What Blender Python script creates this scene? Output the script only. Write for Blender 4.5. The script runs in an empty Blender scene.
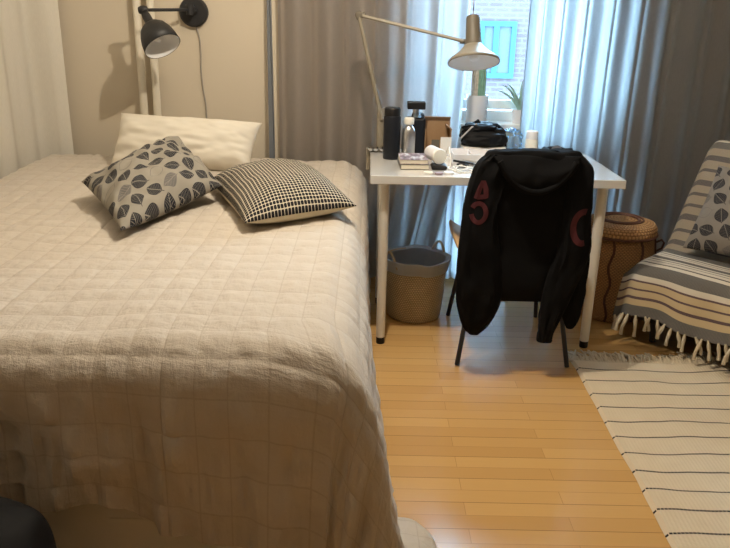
import bpy, bmesh, math, random
import numpy as np
from mathutils import Vector, Matrix
from mathutils.bvhtree import BVHTree

random.seed(7)
S = bpy.context.scene
COL = S.collection
PI = math.pi

# ------------------------------------------------------------------ camera model
F_PX, PITCH, ROLL, CAM_H = 753.72, 0.3330967, 0.0201913, 1.33755

def at(u, v, y):
    """point at depth y (metres from the camera wall) seen at photo position u, v"""
    a, b = u - 365, v - 274
    c, s = math.cos(ROLL), math.sin(ROLL)
    X, Yd = a*c + b*s, -a*s + b*c
    d = Vector((X, F_PX*math.cos(PITCH) - Yd*math.sin(PITCH), -F_PX*math.sin(PITCH) - Yd*math.cos(PITCH)))
    t = y/d.y
    return Vector((d.x*t, y, CAM_H + d.z*t))

def atz(u, v, z):
    p = at(u, v, 1.0); k = (z-CAM_H)/(p.z-CAM_H)
    return Vector((p.x*k, k, z))

# ------------------------------------------------------------------ helpers
def vnoise(x, y, seed=0):
    x = np.asarray(x, float); y = np.asarray(y, float)
    xi = np.floor(x).astype(np.int64); yi = np.floor(y).astype(np.int64)
    fx = x - xi; fy = y - yi
    fx = fx*fx*(3-2*fx); fy = fy*fy*(3-2*fy)
    def h(a, b):
        n = (a*374761393 + b*668265263 + seed*1274126177) & 0xffffffff
        n = ((n ^ (n >> 13))*1274126177) & 0xffffffff
        n = n ^ (n >> 16)
        return (n & 0xffff)/32767.5 - 1
    a, b, c, d = h(xi, yi), h(xi+1, yi), h(xi, yi+1), h(xi+1, yi+1)
    return (a*(1-fx)+b*fx)*(1-fy) + (c*(1-fx)+d*fx)*fy

def sstep(a, b, x):
    t = np.clip((np.asarray(x, float)-a)/(b-a), 0, 1)
    return t*t*(3-2*t)

class MB:
    """collects shapes in world coordinates; build() links them as ONE mesh object"""
    def __init__(s):
        s.v, s.f, s.uv, s.mi, s.sm = [], [], [], [], []
    def add(s, verts, faces, uv=None, mi=0, smooth=True):
        o = len(s.v)
        s.v += [tuple(map(float, p)) for p in verts]
        s.uv += [tuple(map(float, p)) for p in uv] if uv is not None else [(p[0], p[1]) for p in verts]
        s.f += [tuple(i+o for i in f) for f in faces]
        s.mi += [mi]*len(faces); s.sm += [smooth]*len(faces)
        return s
    def box(s, lo, hi, rot=None, piv=None, mi=0):
        x0, y0, z0 = lo; x1, y1, z1 = hi
        vs = [Vector(p) for p in ((x0,y0,z0),(x1,y0,z0),(x1,y1,z0),(x0,y1,z0),(x0,y0,z1),(x1,y0,z1),(x1,y1,z1),(x0,y1,z1))]
        if rot is not None:
            pv = Vector(piv) if piv is not None else (vs[0]+vs[6])/2
            vs = [pv + rot @ (p-pv) for p in vs]
        return s.add(vs, [(0,3,2,1),(4,5,6,7),(0,1,5,4),(1,2,6,5),(2,3,7,6),(3,0,4,7)], mi=mi, smooth=False)
    def grid(s, P, uv=None, closed=False, mi=0, flip=False):
        P = np.asarray(P, float); n, m = P.shape[:2]
        idx = np.arange(n*m).reshape(n, m)
        j2 = np.roll(idx, -1, axis=1) if closed else idx[:, 1:]
        j1 = idx if closed else idx[:, :-1]
        q = np.stack([j1[:-1], j2[:-1], j2[1:], j1[1:]], -1).reshape(-1, 4)
        if flip: q = q[:, ::-1]
        return s.add(P.reshape(-1, 3).tolist(), q.tolist(), None if uv is None else np.asarray(uv).reshape(-1, 2).tolist(), mi=mi)
    def loft(s, rings, cap=True, mi=0):
        m = len(rings[0]); vs = [p for r in rings for p in r]; fs = []
        for i in range(len(rings)-1):
            for j in range(m):
                k = (j+1) % m
                fs.append((i*m+j, i*m+k, (i+1)*m+k, (i+1)*m+j))
        if cap:
            fs.append(tuple(range(m-1, -1, -1))); fs.append(tuple((len(rings)-1)*m+j for j in range(m)))
        uv = [(j/m, i) for i in range(len(rings)) for j in range(m)]
        return s.add(vs, fs, uv, mi=mi)
    def tube(s, path, r, n=10, cap=True, mi=0):
        path = [Vector(p) for p in path]
        rs = r if isinstance(r, (list, tuple)) else [r]*len(path)
        rings = []; prev = None
        for i, p in enumerate(path):
            t = (path[min(i+1, len(path)-1)] - path[max(i-1, 0)]).normalized()
            if prev is None:
                a = Vector((0,0,1)) if abs(t.z) < .9 else Vector((1,0,0))
                nx = t.cross(a).normalized()
            else:
                nx = (prev - t*prev.dot(t)).normalized()
            prev = nx; ny = t.cross(nx)
            rings.append([p + (nx*math.cos(2*PI*k/n) + ny*math.sin(2*PI*k/n))*rs[i] for k in range(n)])
        return s.loft(rings, cap, mi)
    def lathe(s, prof, o, axis=(0,0,1), n=32, mi=0, cap=True):
        """prof: (radius, height) along the axis from o"""
        ax = Vector(axis).normalized(); o = Vector(o)
        a = Vector((1,0,0)) if abs(ax.x) < .9 else Vector((0,1,0))
        nx = (a - ax*a.dot(ax)).normalized(); ny = ax.cross(nx)
        rings = [[o + ax*h + (nx*math.cos(2*PI*k/n)+ny*math.sin(2*PI*k/n))*max(r, 1e-4) for k in range(n)] for r, h in prof]
        return s.loft(rings, cap, mi)
    def build(s, name, mat, parent=None, bevel=0, solid=0, sub=0, sharp=35):
        base = Vector((0,0,0))
        if parent is not None:
            p = parent
            while p is not None:
                base += p.location; p = p.parent
        else:
            V = np.array(s.v); base = Vector(((V[:,0].min()+V[:,0].max())/2, (V[:,1].min()+V[:,1].max())/2, V[:,2].min()))
        me = bpy.data.meshes.new(name)
        V = np.array(s.v) - np.array(base)
        me.from_pydata(V.tolist(), [], s.f)
        for m in (mat if isinstance(mat, (list, tuple)) else [mat]): me.materials.append(m)
        ul = me.uv_layers.new(name='UVMap')
        li = np.empty(len(me.loops), dtype=np.int32); me.loops.foreach_get('vertex_index', li)
        ul.data.foreach_set('uv', np.array(s.uv, dtype=np.float32)[li].ravel())
        me.polygons.foreach_set('material_index', s.mi); me.polygons.foreach_set('use_smooth', s.sm)
        me.update()
        bm = bmesh.new(); bm.from_mesh(me)
        if len(s.v) < 20000: bmesh.ops.recalc_face_normals(bm, faces=bm.faces)
        for e in bm.edges:
            if len(e.link_faces) == 2 and e.calc_face_angle(0) > math.radians(sharp): e.smooth = False
        bm.to_mesh(me); bm.free()
        o = bpy.data.objects.new(name, me); COL.objects.link(o)
        if parent is not None: o.parent = parent
        else: o.location = base
        if sub:
            m = o.modifiers.new('sub', 'SUBSURF'); m.levels = m.render_levels = sub
        if solid:
            m = o.modifiers.new('solid', 'SOLIDIFY'); m.thickness = solid; m.offset = -1
        if bevel:
            m = o.modifiers.new('bevel', 'BEVEL'); m.width = bevel; m.segments = 2; m.limit_method = 'ANGLE'
        return o

def tag(o, label, cat, group=None):
    o['label'] = label; o['category'] = cat
    if group: o['group'] = group
    return o

def thing(name, label, cat, loc, group=None):
    o = bpy.data.objects.new(name, None); o.empty_display_size = .05
    COL.objects.link(o); o.location = loc
    return tag(o, label, cat, group)

def struct(o):
    o['kind'] = 'structure'; return o

def rotz(a): return Matrix.Rotation(a, 3, 'Z')

# ------------------------------------------------------------------ materials
class Nd:
    def __init__(s, mat):
        s.t = mat.node_tree; s.n = s.t.nodes; s.l = s.t.links
    def new(s, typ, **kw):
        n = s.n.new(typ)
        for k, v in kw.items(): setattr(n, k, v)
        return n
    def put(s, sock, v):
        if isinstance(v, bpy.types.NodeSocket): s.l.new(v, sock)
        elif isinstance(v, Ex): s.l.new(v.o, sock)
        elif isinstance(v, (tuple, list)) and len(v) == 3 and sock.type == 'RGBA': sock.default_value = (*v, 1)
        else: sock.default_value = v
    def math(s, op, a, b=0.0, c=None):
        n = s.new('ShaderNodeMath', operation=op)
        s.put(n.inputs[0], a); s.put(n.inputs[1], b)
        if c is not None: s.put(n.inputs[2], c)
        return Ex(s, n.outputs[0])
    def mix(s, f, a, b):
        n = s.new('ShaderNodeMix', data_type='RGBA')
        s.put(n.inputs[0], f); s.put(n.inputs[6], a); s.put(n.inputs[7], b)
        return n.outputs[2]
    def coord(s, kind='UV'):
        return s.new('ShaderNodeTexCoord').outputs[kind]
    def mapping(s, vec, scale=(1,1,1), loc=(0,0,0), rot=(0,0,0)):
        n = s.new('ShaderNodeMapping'); s.put(n.inputs[0], vec)
        n.inputs['Scale'].default_value = scale; n.inputs['Location'].default_value = loc; n.inputs['Rotation'].default_value = rot
        return n.outputs[0]
    def noise(s, vec, scale, detail=3, rough=.5):
        n = s.new('ShaderNodeTexNoise'); s.put(n.inputs['Vector'], vec)
        n.inputs['Scale'].default_value = scale; n.inputs['Detail'].default_value = detail; n.inputs['Roughness'].default_value = rough
        return Ex(s, n.outputs[0])
    def sep(s, vec):
        n = s.new('ShaderNodeSeparateXYZ'); s.put(n.inputs[0], vec)
        return Ex(s, n.outputs[0]), Ex(s, n.outputs[1]), Ex(s, n.outputs[2])
    def comb(s, x, y, z=0.0):
        n = s.new('ShaderNodeCombineXYZ'); s.put(n.inputs[0], x); s.put(n.inputs[1], y); s.put(n.inputs[2], z)
        return n.outputs[0]
    def bump(s, h, strength=.3, dist=.002):
        n = s.new('ShaderNodeBump'); s.put(n.inputs['Height'], h)
        n.inputs['Strength'].default_value = strength; n.inputs['Distance'].default_value = dist
        return n.outputs[0]

class Ex:
    def __init__(s, nd, o): s.nd, s.o = nd, o
    def __add__(s, b): return s.nd.math('ADD', s, b)
    def __radd__(s, b): return s.nd.math('ADD', s, b)
    def __sub__(s, b): return s.nd.math('SUBTRACT', s, b)
    def __rsub__(s, b): return s.nd.math('SUBTRACT', b, s)
    def __mul__(s, b): return s.nd.math('MULTIPLY', s, b)
    def __rmul__(s, b): return s.nd.math('MULTIPLY', s, b)
    def __truediv__(s, b): return s.nd.math('DIVIDE', s, b)
    def __lt__(s, b): return s.nd.math('LESS_THAN', s, b)
    def __gt__(s, b): return s.nd.math('GREATER_THAN', s, b)
    def floor(s): return s.nd.math('FLOOR', s)
    def frac(s): return s.nd.math('FRACT', s)
    def abs(s): return s.nd.math('ABSOLUTE', s)
    def sin(s): return s.nd.math('SINE', s)
    def cos(s): return s.nd.math('COSINE', s)
    def max(s, b): return s.nd.math('MAXIMUM', s, b)
    def min(s, b): return s.nd.math('MINIMUM', s, b)

def base_mat(name, color=(.5,.5,.5), rough=.6, metal=0., spec=.5, sheen=0.):
    m = bpy.data.materials.new(name); m.use_nodes = True
    b = m.node_tree.nodes['Principled BSDF']
    b.inputs['Base Color'].default_value = (*color, 1); b.inputs['Roughness'].default_value = rough
    b.inputs['Metallic'].default_value = metal; b.inputs['Specular IOR Level'].default_value = spec
    b.inputs['Sheen Weight'].default_value = sheen
    return m, Nd(m), b

def plain(name, color, rough=.6, metal=0., spec=.5, var=.08, scale=12., bump=0., bscale=200., sheen=0.):
    """a plain material with slight procedural variation of tone and optional fine bump"""
    m, n, b = base_mat(name, color, rough, metal, spec, sheen)
    v = n.coord('Object')
    f = n.noise(v, scale, 3)
    n.put(b.inputs['Base Color'], n.mix(f, tuple(c*(1-var) for c in color), tuple(min(1, c*(1+var)) for c in color)))
    if bump:
        n.put(b.inputs['Normal'], n.bump(n.noise(v, bscale, 2), bump, .001))
    return m

M = {}
M['wall'] = plain('wall_paint', (.60,.53,.42), .85, var=.03, scale=3, bump=.15, bscale=90)
M['wall_far'] = plain('taupe_wall_paint', (.41,.38,.34), .85, var=.03, scale=3)
M['ceiling'] = plain('ceiling_paint', (.8,.78,.74), .9, var=.02)
M['white'] = plain('white_lacquer', (.80,.77,.70), .35, var=.02)
M['desktop'] = plain('white_laminate', (.74,.74,.73), .2, spec=.9, var=.02)
M['desktop'].node_tree.nodes['Principled BSDF'].inputs['Coat Weight'].default_value = 1.
M['desktop'].node_tree.nodes['Principled BSDF'].inputs['Coat Roughness'].default_value = .12
M['desktop'].node_tree.nodes['Principled BSDF'].inputs['Coat IOR'].default_value = 1.6
M['frame_white'] = plain('window_frame_paint', (.80,.84,.84), .4, var=.03)
M['radiator'] = plain('radiator_enamel', (.80,.80,.78), .35, var=.02)
M['pipe'] = plain('pipe_paint', (.72,.67,.56), .4, var=.03)
M['black_metal'] = plain('black_powder_coat', (.018,.018,.019), .5, var=.2)
M['black_plastic'] = plain('black_plastic', (.008,.008,.009), .45, spec=.35, var=.2)
M['navy'] = plain('dark_blue_steel', (.006,.008,.013), .5, spec=.3, var=.2)
M['lamp_beige'] = plain('beige_lamp_enamel', (.25,.22,.165), .42, metal=0, var=.04)
M['lamp_brown'] = plain('taupe_lamp_enamel', (.115,.10,.075), .5, metal=0, var=.04)
M['lamp_white'] = plain('white_lamp_interior', (.85,.85,.85), .5, var=.01)
M['steel'] = plain('brushed_steel', (.62,.62,.62), .3, metal=.9, var=.08, scale=40)
M['chrome'] = plain('chrome', (.75,.75,.75), .18, metal=1., var=.03)
M['cap_white'] = plain('cream_plastic', (.78,.76,.68), .4, var=.03)
M['cardboard'] = plain('brown_cardboard', (.36,.225,.12), .85, var=.12, scale=25)
M['card_white'] = plain('white_card', (.74,.72,.68), .7, var=.04)
M['paper'] = plain('book_pages', (.72,.66,.54), .85, var=.08, scale=60)
M['plywood'] = plain('plywood_seat', (.50,.32,.15), .45, var=.12, scale=8)
M['black_fabric'] = plain('black_jersey', (.0065,.0065,.0072), .95, spec=.12, var=.25, scale=14, bump=.25, bscale=500)
M['red_print'] = plain('dark_red_print', (.062,.005,.009), .8, var=.15, scale=30)
M['bag_black'] = plain('black_nylon', (.006,.006,.007), .7, spec=.2, var=.25, bump=.3, bscale=150)
M['bag_trim'] = plain('grey_bag_piping', (.42,.40,.40), .6, var=.1)
M['cable_white'] = plain('white_cable_rubber', (.78,.77,.73), .5, var=.03)
M['cord_grey'] = plain('grey_cord', (.34,.31,.27), .6, var=.05)
M['cactus'] = plain('cactus_skin', (.20,.36,.26), .6, var=.3, scale=60, bump=.6, bscale=120)
M['cactus_pale'] = plain('cactus_spines', (.62,.54,.44), .8, var=.3, scale=90, bump=.6, bscale=160)
M['pot_white'] = plain('white_ceramic', (.78,.77,.78), .35, var=.02)
M['leaf_green'] = plain('aloe_leaf', (.24,.36,.28), .45, var=.25, scale=30)
M['dark_uphol'] = plain('dark_upholstery', (.022,.021,.022), .9, var=.2)
M['tassel'] = plain('cotton_tassel', (.60,.52,.38), .9, var=.15, scale=40, bump=.5, bscale=300)
M['blue_sheet'] = plain('pale_blue_paper', (.38,.60,.76), .5, var=.05)
M['pillow_white'] = plain('white_pillowcase', (.74,.69,.59), .9, var=.03, scale=6, bump=.15, bscale=300)
M['mattress'] = plain('mattress_ticking', (.75,.72,.66), .9, var=.03)
M['linen_back'] = plain('beige_cushion_back', (.60,.52,.38), .95, var=.06, bump=.3, bscale=400)
M['curtain_lining'] = plain('blue_grey_lining', (.20,.215,.235), .9, var=.05)
M['stone'] = plain('dark_soil', (.06,.045,.03), .95, var=.3)
M['grey_plastic'] = plain('grey_plastic', (.10,.10,.105), .4, var=.2, scale=60)
M['purple_grip'] = plain('wrapper_mauve', (.32,.25,.30), .6, var=.3, scale=40)

# floor: oak staves running across the room
m, n, b = base_mat('oak_parquet', rough=.3)
v = n.mapping(n.coord('Object'), loc=(-.30, -1.855, 0))
br = n.new('ShaderNodeTexBrick', offset=.5, offset_frequency=2, squash=1)
n.put(br.inputs['Vector'], v)
br.inputs['Color1'].default_value = (.69,.43,.165,1); br.inputs['Color2'].default_value = (.57,.335,.115,1)
br.inputs['Mortar'].default_value = (.36,.19,.065,1)
for k, x in (('Scale',1),('Mortar Size',.0007),('Mortar Smooth',.1),('Bias',0),('Brick Width',.58),('Row Height',.06)): br.inputs[k].default_value = x
x, y, z = n.sep(v)
grain = n.noise(n.mapping(v, scale=(3,60,1)), 3, 5, .6)
fine = n.noise(n.mapping(v, scale=(1.2,9,1)), 2, 2)
c = n.mix(grain*.3, br.outputs['Color'], (.48,.28,.11))
c = n.mix(fine*.25, c, (.60,.37,.16))
ln = ((y/.12).frac() - .5).abs() > .492
c = n.mix(ln*.75, c, (.14,.065,.02))
n.put(b.inputs['Base Color'], c)
n.put(b.inputs['Roughness'], grain*.10 + .15)
n.put(b.inputs['Normal'], n.bump(br.outputs['Fac'], .12, -.001))
M['floor'] = m

# bedspread: washed linen, quilting comes from the mesh, crinkles from bump
m, n, b = base_mat('quilted_linen', (.60,.51,.40), .92, spec=.2, sheen=.15)
v = n.coord('UV')
f1 = n.noise(n.mapping(v, scale=(38,13,1)), 1.0, 4, .6)
f2 = n.noise(n.mapping(v, scale=(17,42,1), rot=(0,0,.5)), 1.0, 4, .6)
f3 = n.noise(v, 9, 3)
n.put(b.inputs['Base Color'], n.mix(f3, (.52,.462,.39), (.60,.54,.465)))
wv = n.noise(v, 420, 1)
x, y, z = n.sep(v)
st = ((x/.0753).frac()-.5).abs().max(((y/.0853).frac()-.5).abs())
seam = (st > .478)*1.0
n.put(b.inputs['Base Color'], n.mix(seam*.4, n.mix(f3, (.52,.462,.39), (.60,.54,.465)), (.40,.33,.25)))
n.put(b.inputs['Normal'], n.bump(f1*.9 + f2*.7 + wv*.12, .65, .011))
M['spread'] = m

def leaf_cloth(name, base, scale=.088, seed=0., aspect=1.):
    m, n, b = base_mat(name, base, .93, spec=.15)
    u, v, _ = n.sep(n.mapping(n.coord('UV'), loc=(seed, seed*1.7, 0)))
    v = v/scale
    row = v.floor()
    u = u/(scale*1.02) + (row*.5).frac()
    cid = n.comb(u.floor(), row)
    wn = n.new('ShaderNodeTexWhiteNoise', noise_dimensions='2D'); n.put(wn.inputs['Vector'], cid)
    r1 = Ex(n, wn.outputs['Value']); cr, cg, cb = n.sep(wn.outputs['Color'])
    px = u.frac() - .5 + (cg-.5)*.16; py = v.frac() - .5 + (cb-.5)*.16
    th = (cr-.5)*2.2 + .9
    c, s_ = th.cos(), th.sin()
    lx = px*c + py*s_; ly = py*c - px*s_
    L = .47
    t = ly/L
    w = (1.0 - t*t)*(.37 - t*.06)
    inside = (lx.abs() < w)*(t.abs() < 1.0)
    mid = lx.abs() < .013
    vein = ((ly*9.5 - lx.abs()*6.0).frac() < .14)*(lx.abs() < (w - .035))
    stem = (lx.abs() < .014)*(t > -1.3)*(t < -.9)
    edge = (lx.abs() > (w - .03))
    grain = n.noise(n.coord('UV'), 260, 2)
    cloth = n.mix(n.noise(n.coord('UV'), 30, 3), tuple(k*.9 for k in base), tuple(k*1.08 for k in base))
    dark = n.mix(r1 > .76, (.022,.023,.030), (.15,.14,.135))
    line = mid.max(vein)
    outline_only = (r1 > .92)
    ink = (inside*(1.0-line)).max(stem)
    ink = ink*(1.0 - outline_only*(1.0-edge))*(.9 + grain*.2)
    n.put(b.inputs['Base Color'], n.mix(ink, cloth, dark))
    n.put(b.inputs['Normal'], n.bump(n.noise(n.coord('UV'), 600, 1), .25, .001))
    return m
M['leaf_bed'] = leaf_cloth('leaf_print_linen', (.31,.285,.24), .073, 3.3)
M['leaf_chair'] = leaf_cloth('leaf_print_cotton', (.225,.205,.18), .080, 8.1)

# black and cream basket-weave cushion
m, n, b = base_mat('black_cream_weave', rough=.95, spec=.15)
u, v, _ = n.sep(n.coord('UV'))
P = .0150
fu = ((u/(P*.92)).frac()-.5).abs(); fv = ((v/P).frac()-.5).abs()
r = n.math('POWER', n.math('POWER', fu, 4.) + n.math('POWER', fv, 4.), .25)
sq = r < .415
n.put(b.inputs['Base Color'], n.mix(sq, (.60,.54,.43), (.016,.016,.02)))
n.put(b.inputs['Normal'], n.bump((.5-r), .6, .004))
M['check'] = m

# striped throw: v = metres from the front hem
m, n, b = base_mat('striped_woven_throw', rough=.95, spec=.15)
u, v, _ = n.sep(n.coord('UV'))
ramp = n.new('ShaderNodeValToRGB'); cr = ramp.color_ramp; cr.interpolation = 'CONSTANT'
GREY=(.125,.12,.118); TAN=(.56,.44,.27); PUR=(.10,.06,.075); WHT=(.66,.61,.52); DK=(.10,.09,.09); BR=(.30,.25,.19)
bands = [(0,GREY),(.055,TAN),(.085,PUR),(.094,TAN),(.122,PUR),(.131,TAN),(.158,PUR),(.167,WHT),(.19,GREY),(.25,WHT),(.268,DK),(.275,WHT),
         (.293,DK),(.300,WHT),(.318,DK),(.325,WHT),(.342,GREY),(.375,WHT),(.395,DK),(.401,WHT),(.42,DK),(.426,WHT),(.445,GREY),(.49,BR),(.53,DK),(.555,BR),(.60,DK),(.615,BR),(.66,DK),(.685,BR),(.72,DK),(.735,BR)]
while len(cr.elements) < len(bands): cr.elements.new(.5)
for e, (p, c) in zip(cr.elements, bands): e.position = p; e.color = (*c, 1)
vv = n.math('PINGPONG', v + (n.noise(n.coord('UV'), 6, 1)-.5)*.008, .76)
n.put(ramp.inputs[0], vv)
wu = ((u/.0055).frac()-.5).abs() + ((v/.004).frac()-.5).abs()
sp = wu > .58
n.put(b.inputs['Base Color'], n.mix(sp*.33, ramp.outputs[0], n.mix(.5, ramp.outputs[0], (.62,.55,.42))))
n.put(b.inputs['Normal'], n.bump(wu, .5, .003))
M['throw'] = m

# rug: cream flatweave with thin wavy black lines
m, n, b = base_mat('cream_flatweave', rough=.95, spec=.1)
u, v, _ = n.sep(n.coord('UV'))
wob = (n.noise(n.mapping(n.coord('UV'), scale=(5,1.2,1)), 1.0, 2)-.5)*.03
d = (((v + wob)/.1005).frac()-.5).abs()
dots = ((u/.011).frac() < .8)
line = (d < .038)*dots
tone = n.noise(n.coord('UV'), 14, 3)
n.put(b.inputs['Base Color'], n.mix(line, n.mix(tone, (.66,.56,.41), (.73,.635,.48)), (.025,.022,.025)))
tw = ((u/.012).frac()-.5).abs() + ((v/.005 + (u/.012).floor()*.5).frac()-.5).abs()
n.put(b.inputs['Normal'], n.bump(tw, .5, .003))
M['rug'] = m
M['rug_fringe'] = plain('rug_fringe_cotton', (.60,.51,.37), .95, var=.25, scale=35, bump=.6, bscale=220)

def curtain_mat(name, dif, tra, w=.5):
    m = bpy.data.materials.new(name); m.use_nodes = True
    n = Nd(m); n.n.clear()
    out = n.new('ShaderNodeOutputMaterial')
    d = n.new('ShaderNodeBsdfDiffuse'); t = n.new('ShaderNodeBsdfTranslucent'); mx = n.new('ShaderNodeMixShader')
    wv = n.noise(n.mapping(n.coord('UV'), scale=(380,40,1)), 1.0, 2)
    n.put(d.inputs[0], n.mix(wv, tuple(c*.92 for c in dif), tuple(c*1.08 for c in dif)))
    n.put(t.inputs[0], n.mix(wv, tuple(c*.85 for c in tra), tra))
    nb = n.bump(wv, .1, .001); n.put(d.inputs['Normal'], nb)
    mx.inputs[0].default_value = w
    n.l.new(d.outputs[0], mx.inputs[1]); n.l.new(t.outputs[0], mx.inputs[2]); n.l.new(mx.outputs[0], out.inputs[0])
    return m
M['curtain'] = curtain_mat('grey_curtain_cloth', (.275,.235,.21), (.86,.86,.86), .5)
M['curtain_shaded'] = curtain_mat('shaded_grey_curtain_cloth', (.10,.10,.106), (.84,.84,.84), .5)  # same cloth as the left curtain, darkened for the weaker lamp light there
M['curtain_white'] = curtain_mat('white_curtain_cloth', (.80,.76,.67), (.5,.5,.48), .2)
M['sheer'] = curtain_mat('pale_sheer_cloth', (.62,.63,.64), (.85,.87,.9), .55)
M['liner'] = curtain_mat('bag_film', (.66,.72,.80), (.6,.66,.75), .45)

def see_through(name, tint, gloss_color, fac, rough=.05):
    m = bpy.data.materials.new(name); m.use_nodes = True
    n = Nd(m); n.n.clear()
    out = n.new('ShaderNodeOutputMaterial'); t = n.new('ShaderNodeBsdfTransparent'); g = n.new('ShaderNodeBsdfGlossy'); mx = n.new('ShaderNodeMixShader')
    t.inputs[0].default_value = (*tint, 1); g.inputs[0].default_value = (*gloss_color, 1); g.inputs['Roughness'].default_value = rough
    lw = n.new('ShaderNodeLayerWeight'); lw.inputs[0].default_value = fac
    n.l.new(lw.outputs['Fresnel'], mx.inputs[0])
    n.l.new(t.outputs[0], mx.inputs[1]); n.l.new(g.outputs[0], mx.inputs[2]); n.l.new(mx.outputs[0], out.inputs[0])
    return m
M['glass'] = see_through('window_glass', (.93,.97,.98), (1,1,1), .25, .02)
M['clear'] = see_through('clear_plastic', (.80,.90,.96), (.9,.95,1), .45, .08)
M['dark_glass'] = see_through('dark_bottle_glass', (.06,.06,.07), (1,1,1), .4, .04)

# brick front across the street
m, n, b = base_mat('pale_brick', rough=.95, spec=0)
v = n.coord('Object')
x, y, z = n.sep(v)
br = n.new('ShaderNodeTexBrick'); n.put(br.inputs['Vector'], n.comb(x, z))
br.inputs['Color1'].default_value = (.060,.045,.046,1); br.inputs['Color2'].default_value = (.052,.037,.040,1); br.inputs['Mortar'].default_value = (.068,.058,.060,1)
for k, q in (('Scale',1),('Mortar Size',.014),('Brick Width',.25),('Row Height',.085)): br.inputs[k].default_value = q
n.put(b.inputs['Base Color'], br.outputs['Color'])
M['brick'] = m
M['street'] = plain('asphalt', (.06,.06,.062), .95, spec=0, var=.2)
M['turquoise'] = plain('turquoise_frame_paint', (.025,.062,.064), .5, spec=.0, var=.05)
M['far_glass'] = plain('reflecting_glass', (.05,.058,.075), .3, spec=.0, var=.15, scale=2)

def weave(name, c1, c2, cell=(.011,.009)):
    m, n, b = base_mat(name, rough=.8)
    u, v, _ = n.sep(n.coord('UV'))
    row = (v/cell[1]).floor()
    fu = ((u/cell[0] + row*.5).frac()-.5).abs(); fv = ((v/cell[1]).frac()-.5).abs()
    h = (1.0 - fu*fu*4.0)*(1.0 - fv*fv*4.0)
    t = n.noise(n.coord('UV'), 25, 3)
    n.put(b.inputs['Base Color'], n.mix(h*1.3, c2, n.mix(t, tuple(k*.8 for k in c1), tuple(k*1.2 for k in c1))))
    n.put(b.inputs['Normal'], n.bump(h, .9, .005))
    return m
M['seagrass'] = weave('woven_seagrass', (.75,.64,.46), (.28,.22,.13))
M['seagrass_rim'] = plain('seagrass_rim', (.52,.42,.27), .8, var=.2, scale=80, bump=.5, bscale=200)
M['wicker'] = weave('brown_wicker', (.62,.36,.16), (.24,.12,.05), (.016,.0075))
M['wicker_dark'] = plain('dark_wicker_braid', (.12,.05,.03), .7, var=.4, scale=90, bump=.7, bscale=180)
# printed cover
m, n, b = base_mat('photo_book_cover', rough=.35)
f = n.noise(n.mapping(n.coord('Object'), scale=(40,14,1)), 1.0, 3)
rp = n.new('ShaderNodeValToRGB'); n.put(rp.inputs[0], f)
e = rp.color_ramp.elements; e[0].position=.35; e[0].color=(.05,.05,.07,1); e[1].position=.62; e[1].color=(.68,.70,.76,1); q = rp.color_ramp.elements.new(.5); q.color=(.30,.22,.26,1)
n.put(b.inputs['Base Color'], rp.outputs[0]); M['cover'] = m

# ------------------------------------------------------------------ the room
XL, XR, YB, YF, ZC = -1.76, 3.1, 3.86, -2.9, 2.6
WX0, WX1, WZ0, WZ1 = .235, 1.115, .80, 2.30
struct(MB().box((XL-.1, YF-.1, -.1), (XR+.1, YB+.25, 0)).build('floor', M['floor']))
fl = bpy.data.objects['floor']                     # keep its texture in world metres
fl.data.transform(Matrix.Translation(fl.location)); fl.location = (0,0,0)
struct(MB().box((XL-.1, YF-.1, ZC), (XR+.1, YB+.25, ZC+.1)).build('ceiling', M['ceiling']))
wb = MB()
wb.box((XL-.1, YB, 0), (WX0, YB+.25, ZC)); wb.box((WX1, YB, 0), (XR+.1, YB+.25, ZC))
LX0, LX1, LZ0, LZ1 = .40, 1.07, .10, .72  # wall opening for the added low pane
wb.box((WX0, YB, 0), (WX1, YB+.25, LZ0)); wb.box((WX0, YB, LZ1), (WX1, YB+.25, WZ0)); wb.box((WX0, YB, LZ0), (LX0, YB+.25, LZ1)); wb.box((LX1, YB, LZ0), (WX1, YB+.25, LZ1)); wb.box((WX0, YB, WZ1), (WX1, YB+.25, ZC))
struct(wb.build('wall_back', M['wall']))
struct(MB().box((XL-.1, YF, 0), (XL, YB, ZC)).build('wall_left', M['wall']))
struct(MB().box((XR, YF, 0), (XR+.1, YB, ZC)).build('wall_right', M['wall_far']))
struct(MB().box((XL-.1, YF-.1, 0), (XR+.1, YF, ZC)).build('wall_front', M['wall_far']))
bb = MB(); bb.box((XL, YB-.014, 0), (WX0-.01, YB, .07)); bb.box((WX1+.01, YB-.014, 0), (XR, YB, .07))
struct(bb.build('baseboard_back', M['white'], bevel=.003))

# window: frame, pane, sill
wroot = bpy.data.objects.new('window_1', None); COL.objects.link(wroot); wroot.location = (.675, YB+.13, WZ0); wroot['kind'] = 'structure'
fr = MB(); y0, y1 = YB+.10, YB+.16
fr.box((WX0, y0, WZ0), (WX0+.055, y1, WZ1)); fr.box((WX1-.055, y0, WZ0), (WX1, y1, WZ1))
fr.box((WX0+.055, y0, WZ0), (WX1-.055, y1, WZ0+.075)); fr.box((WX0+.055, y0, WZ1-.06), (WX1-.055, y1, WZ1))
o = fr.build('window_frame', M['frame_white'], wroot, bevel=.004); o['kind'] = 'structure'
cas = MB()
cas.box((WX0+.06, y0-.015, WZ0+.085), (WX1-.06, y0+.02, WZ0+.13)); cas.box((WX0+.06, y0-.015, WZ1-.11), (WX1-.06, y0+.02, WZ1-.065))
cas.box((WX0+.06, y0-.015, WZ0+.13), (WX0+.105, y0+.02, WZ1-.11)); cas.box((WX1-.105, y0-.015, WZ0+.13), (WX1-.06, y0+.02, WZ1-.11))
o = cas.build('casement', M['frame_white'], wroot, bevel=.004); o['kind'] = 'structure'
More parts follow.
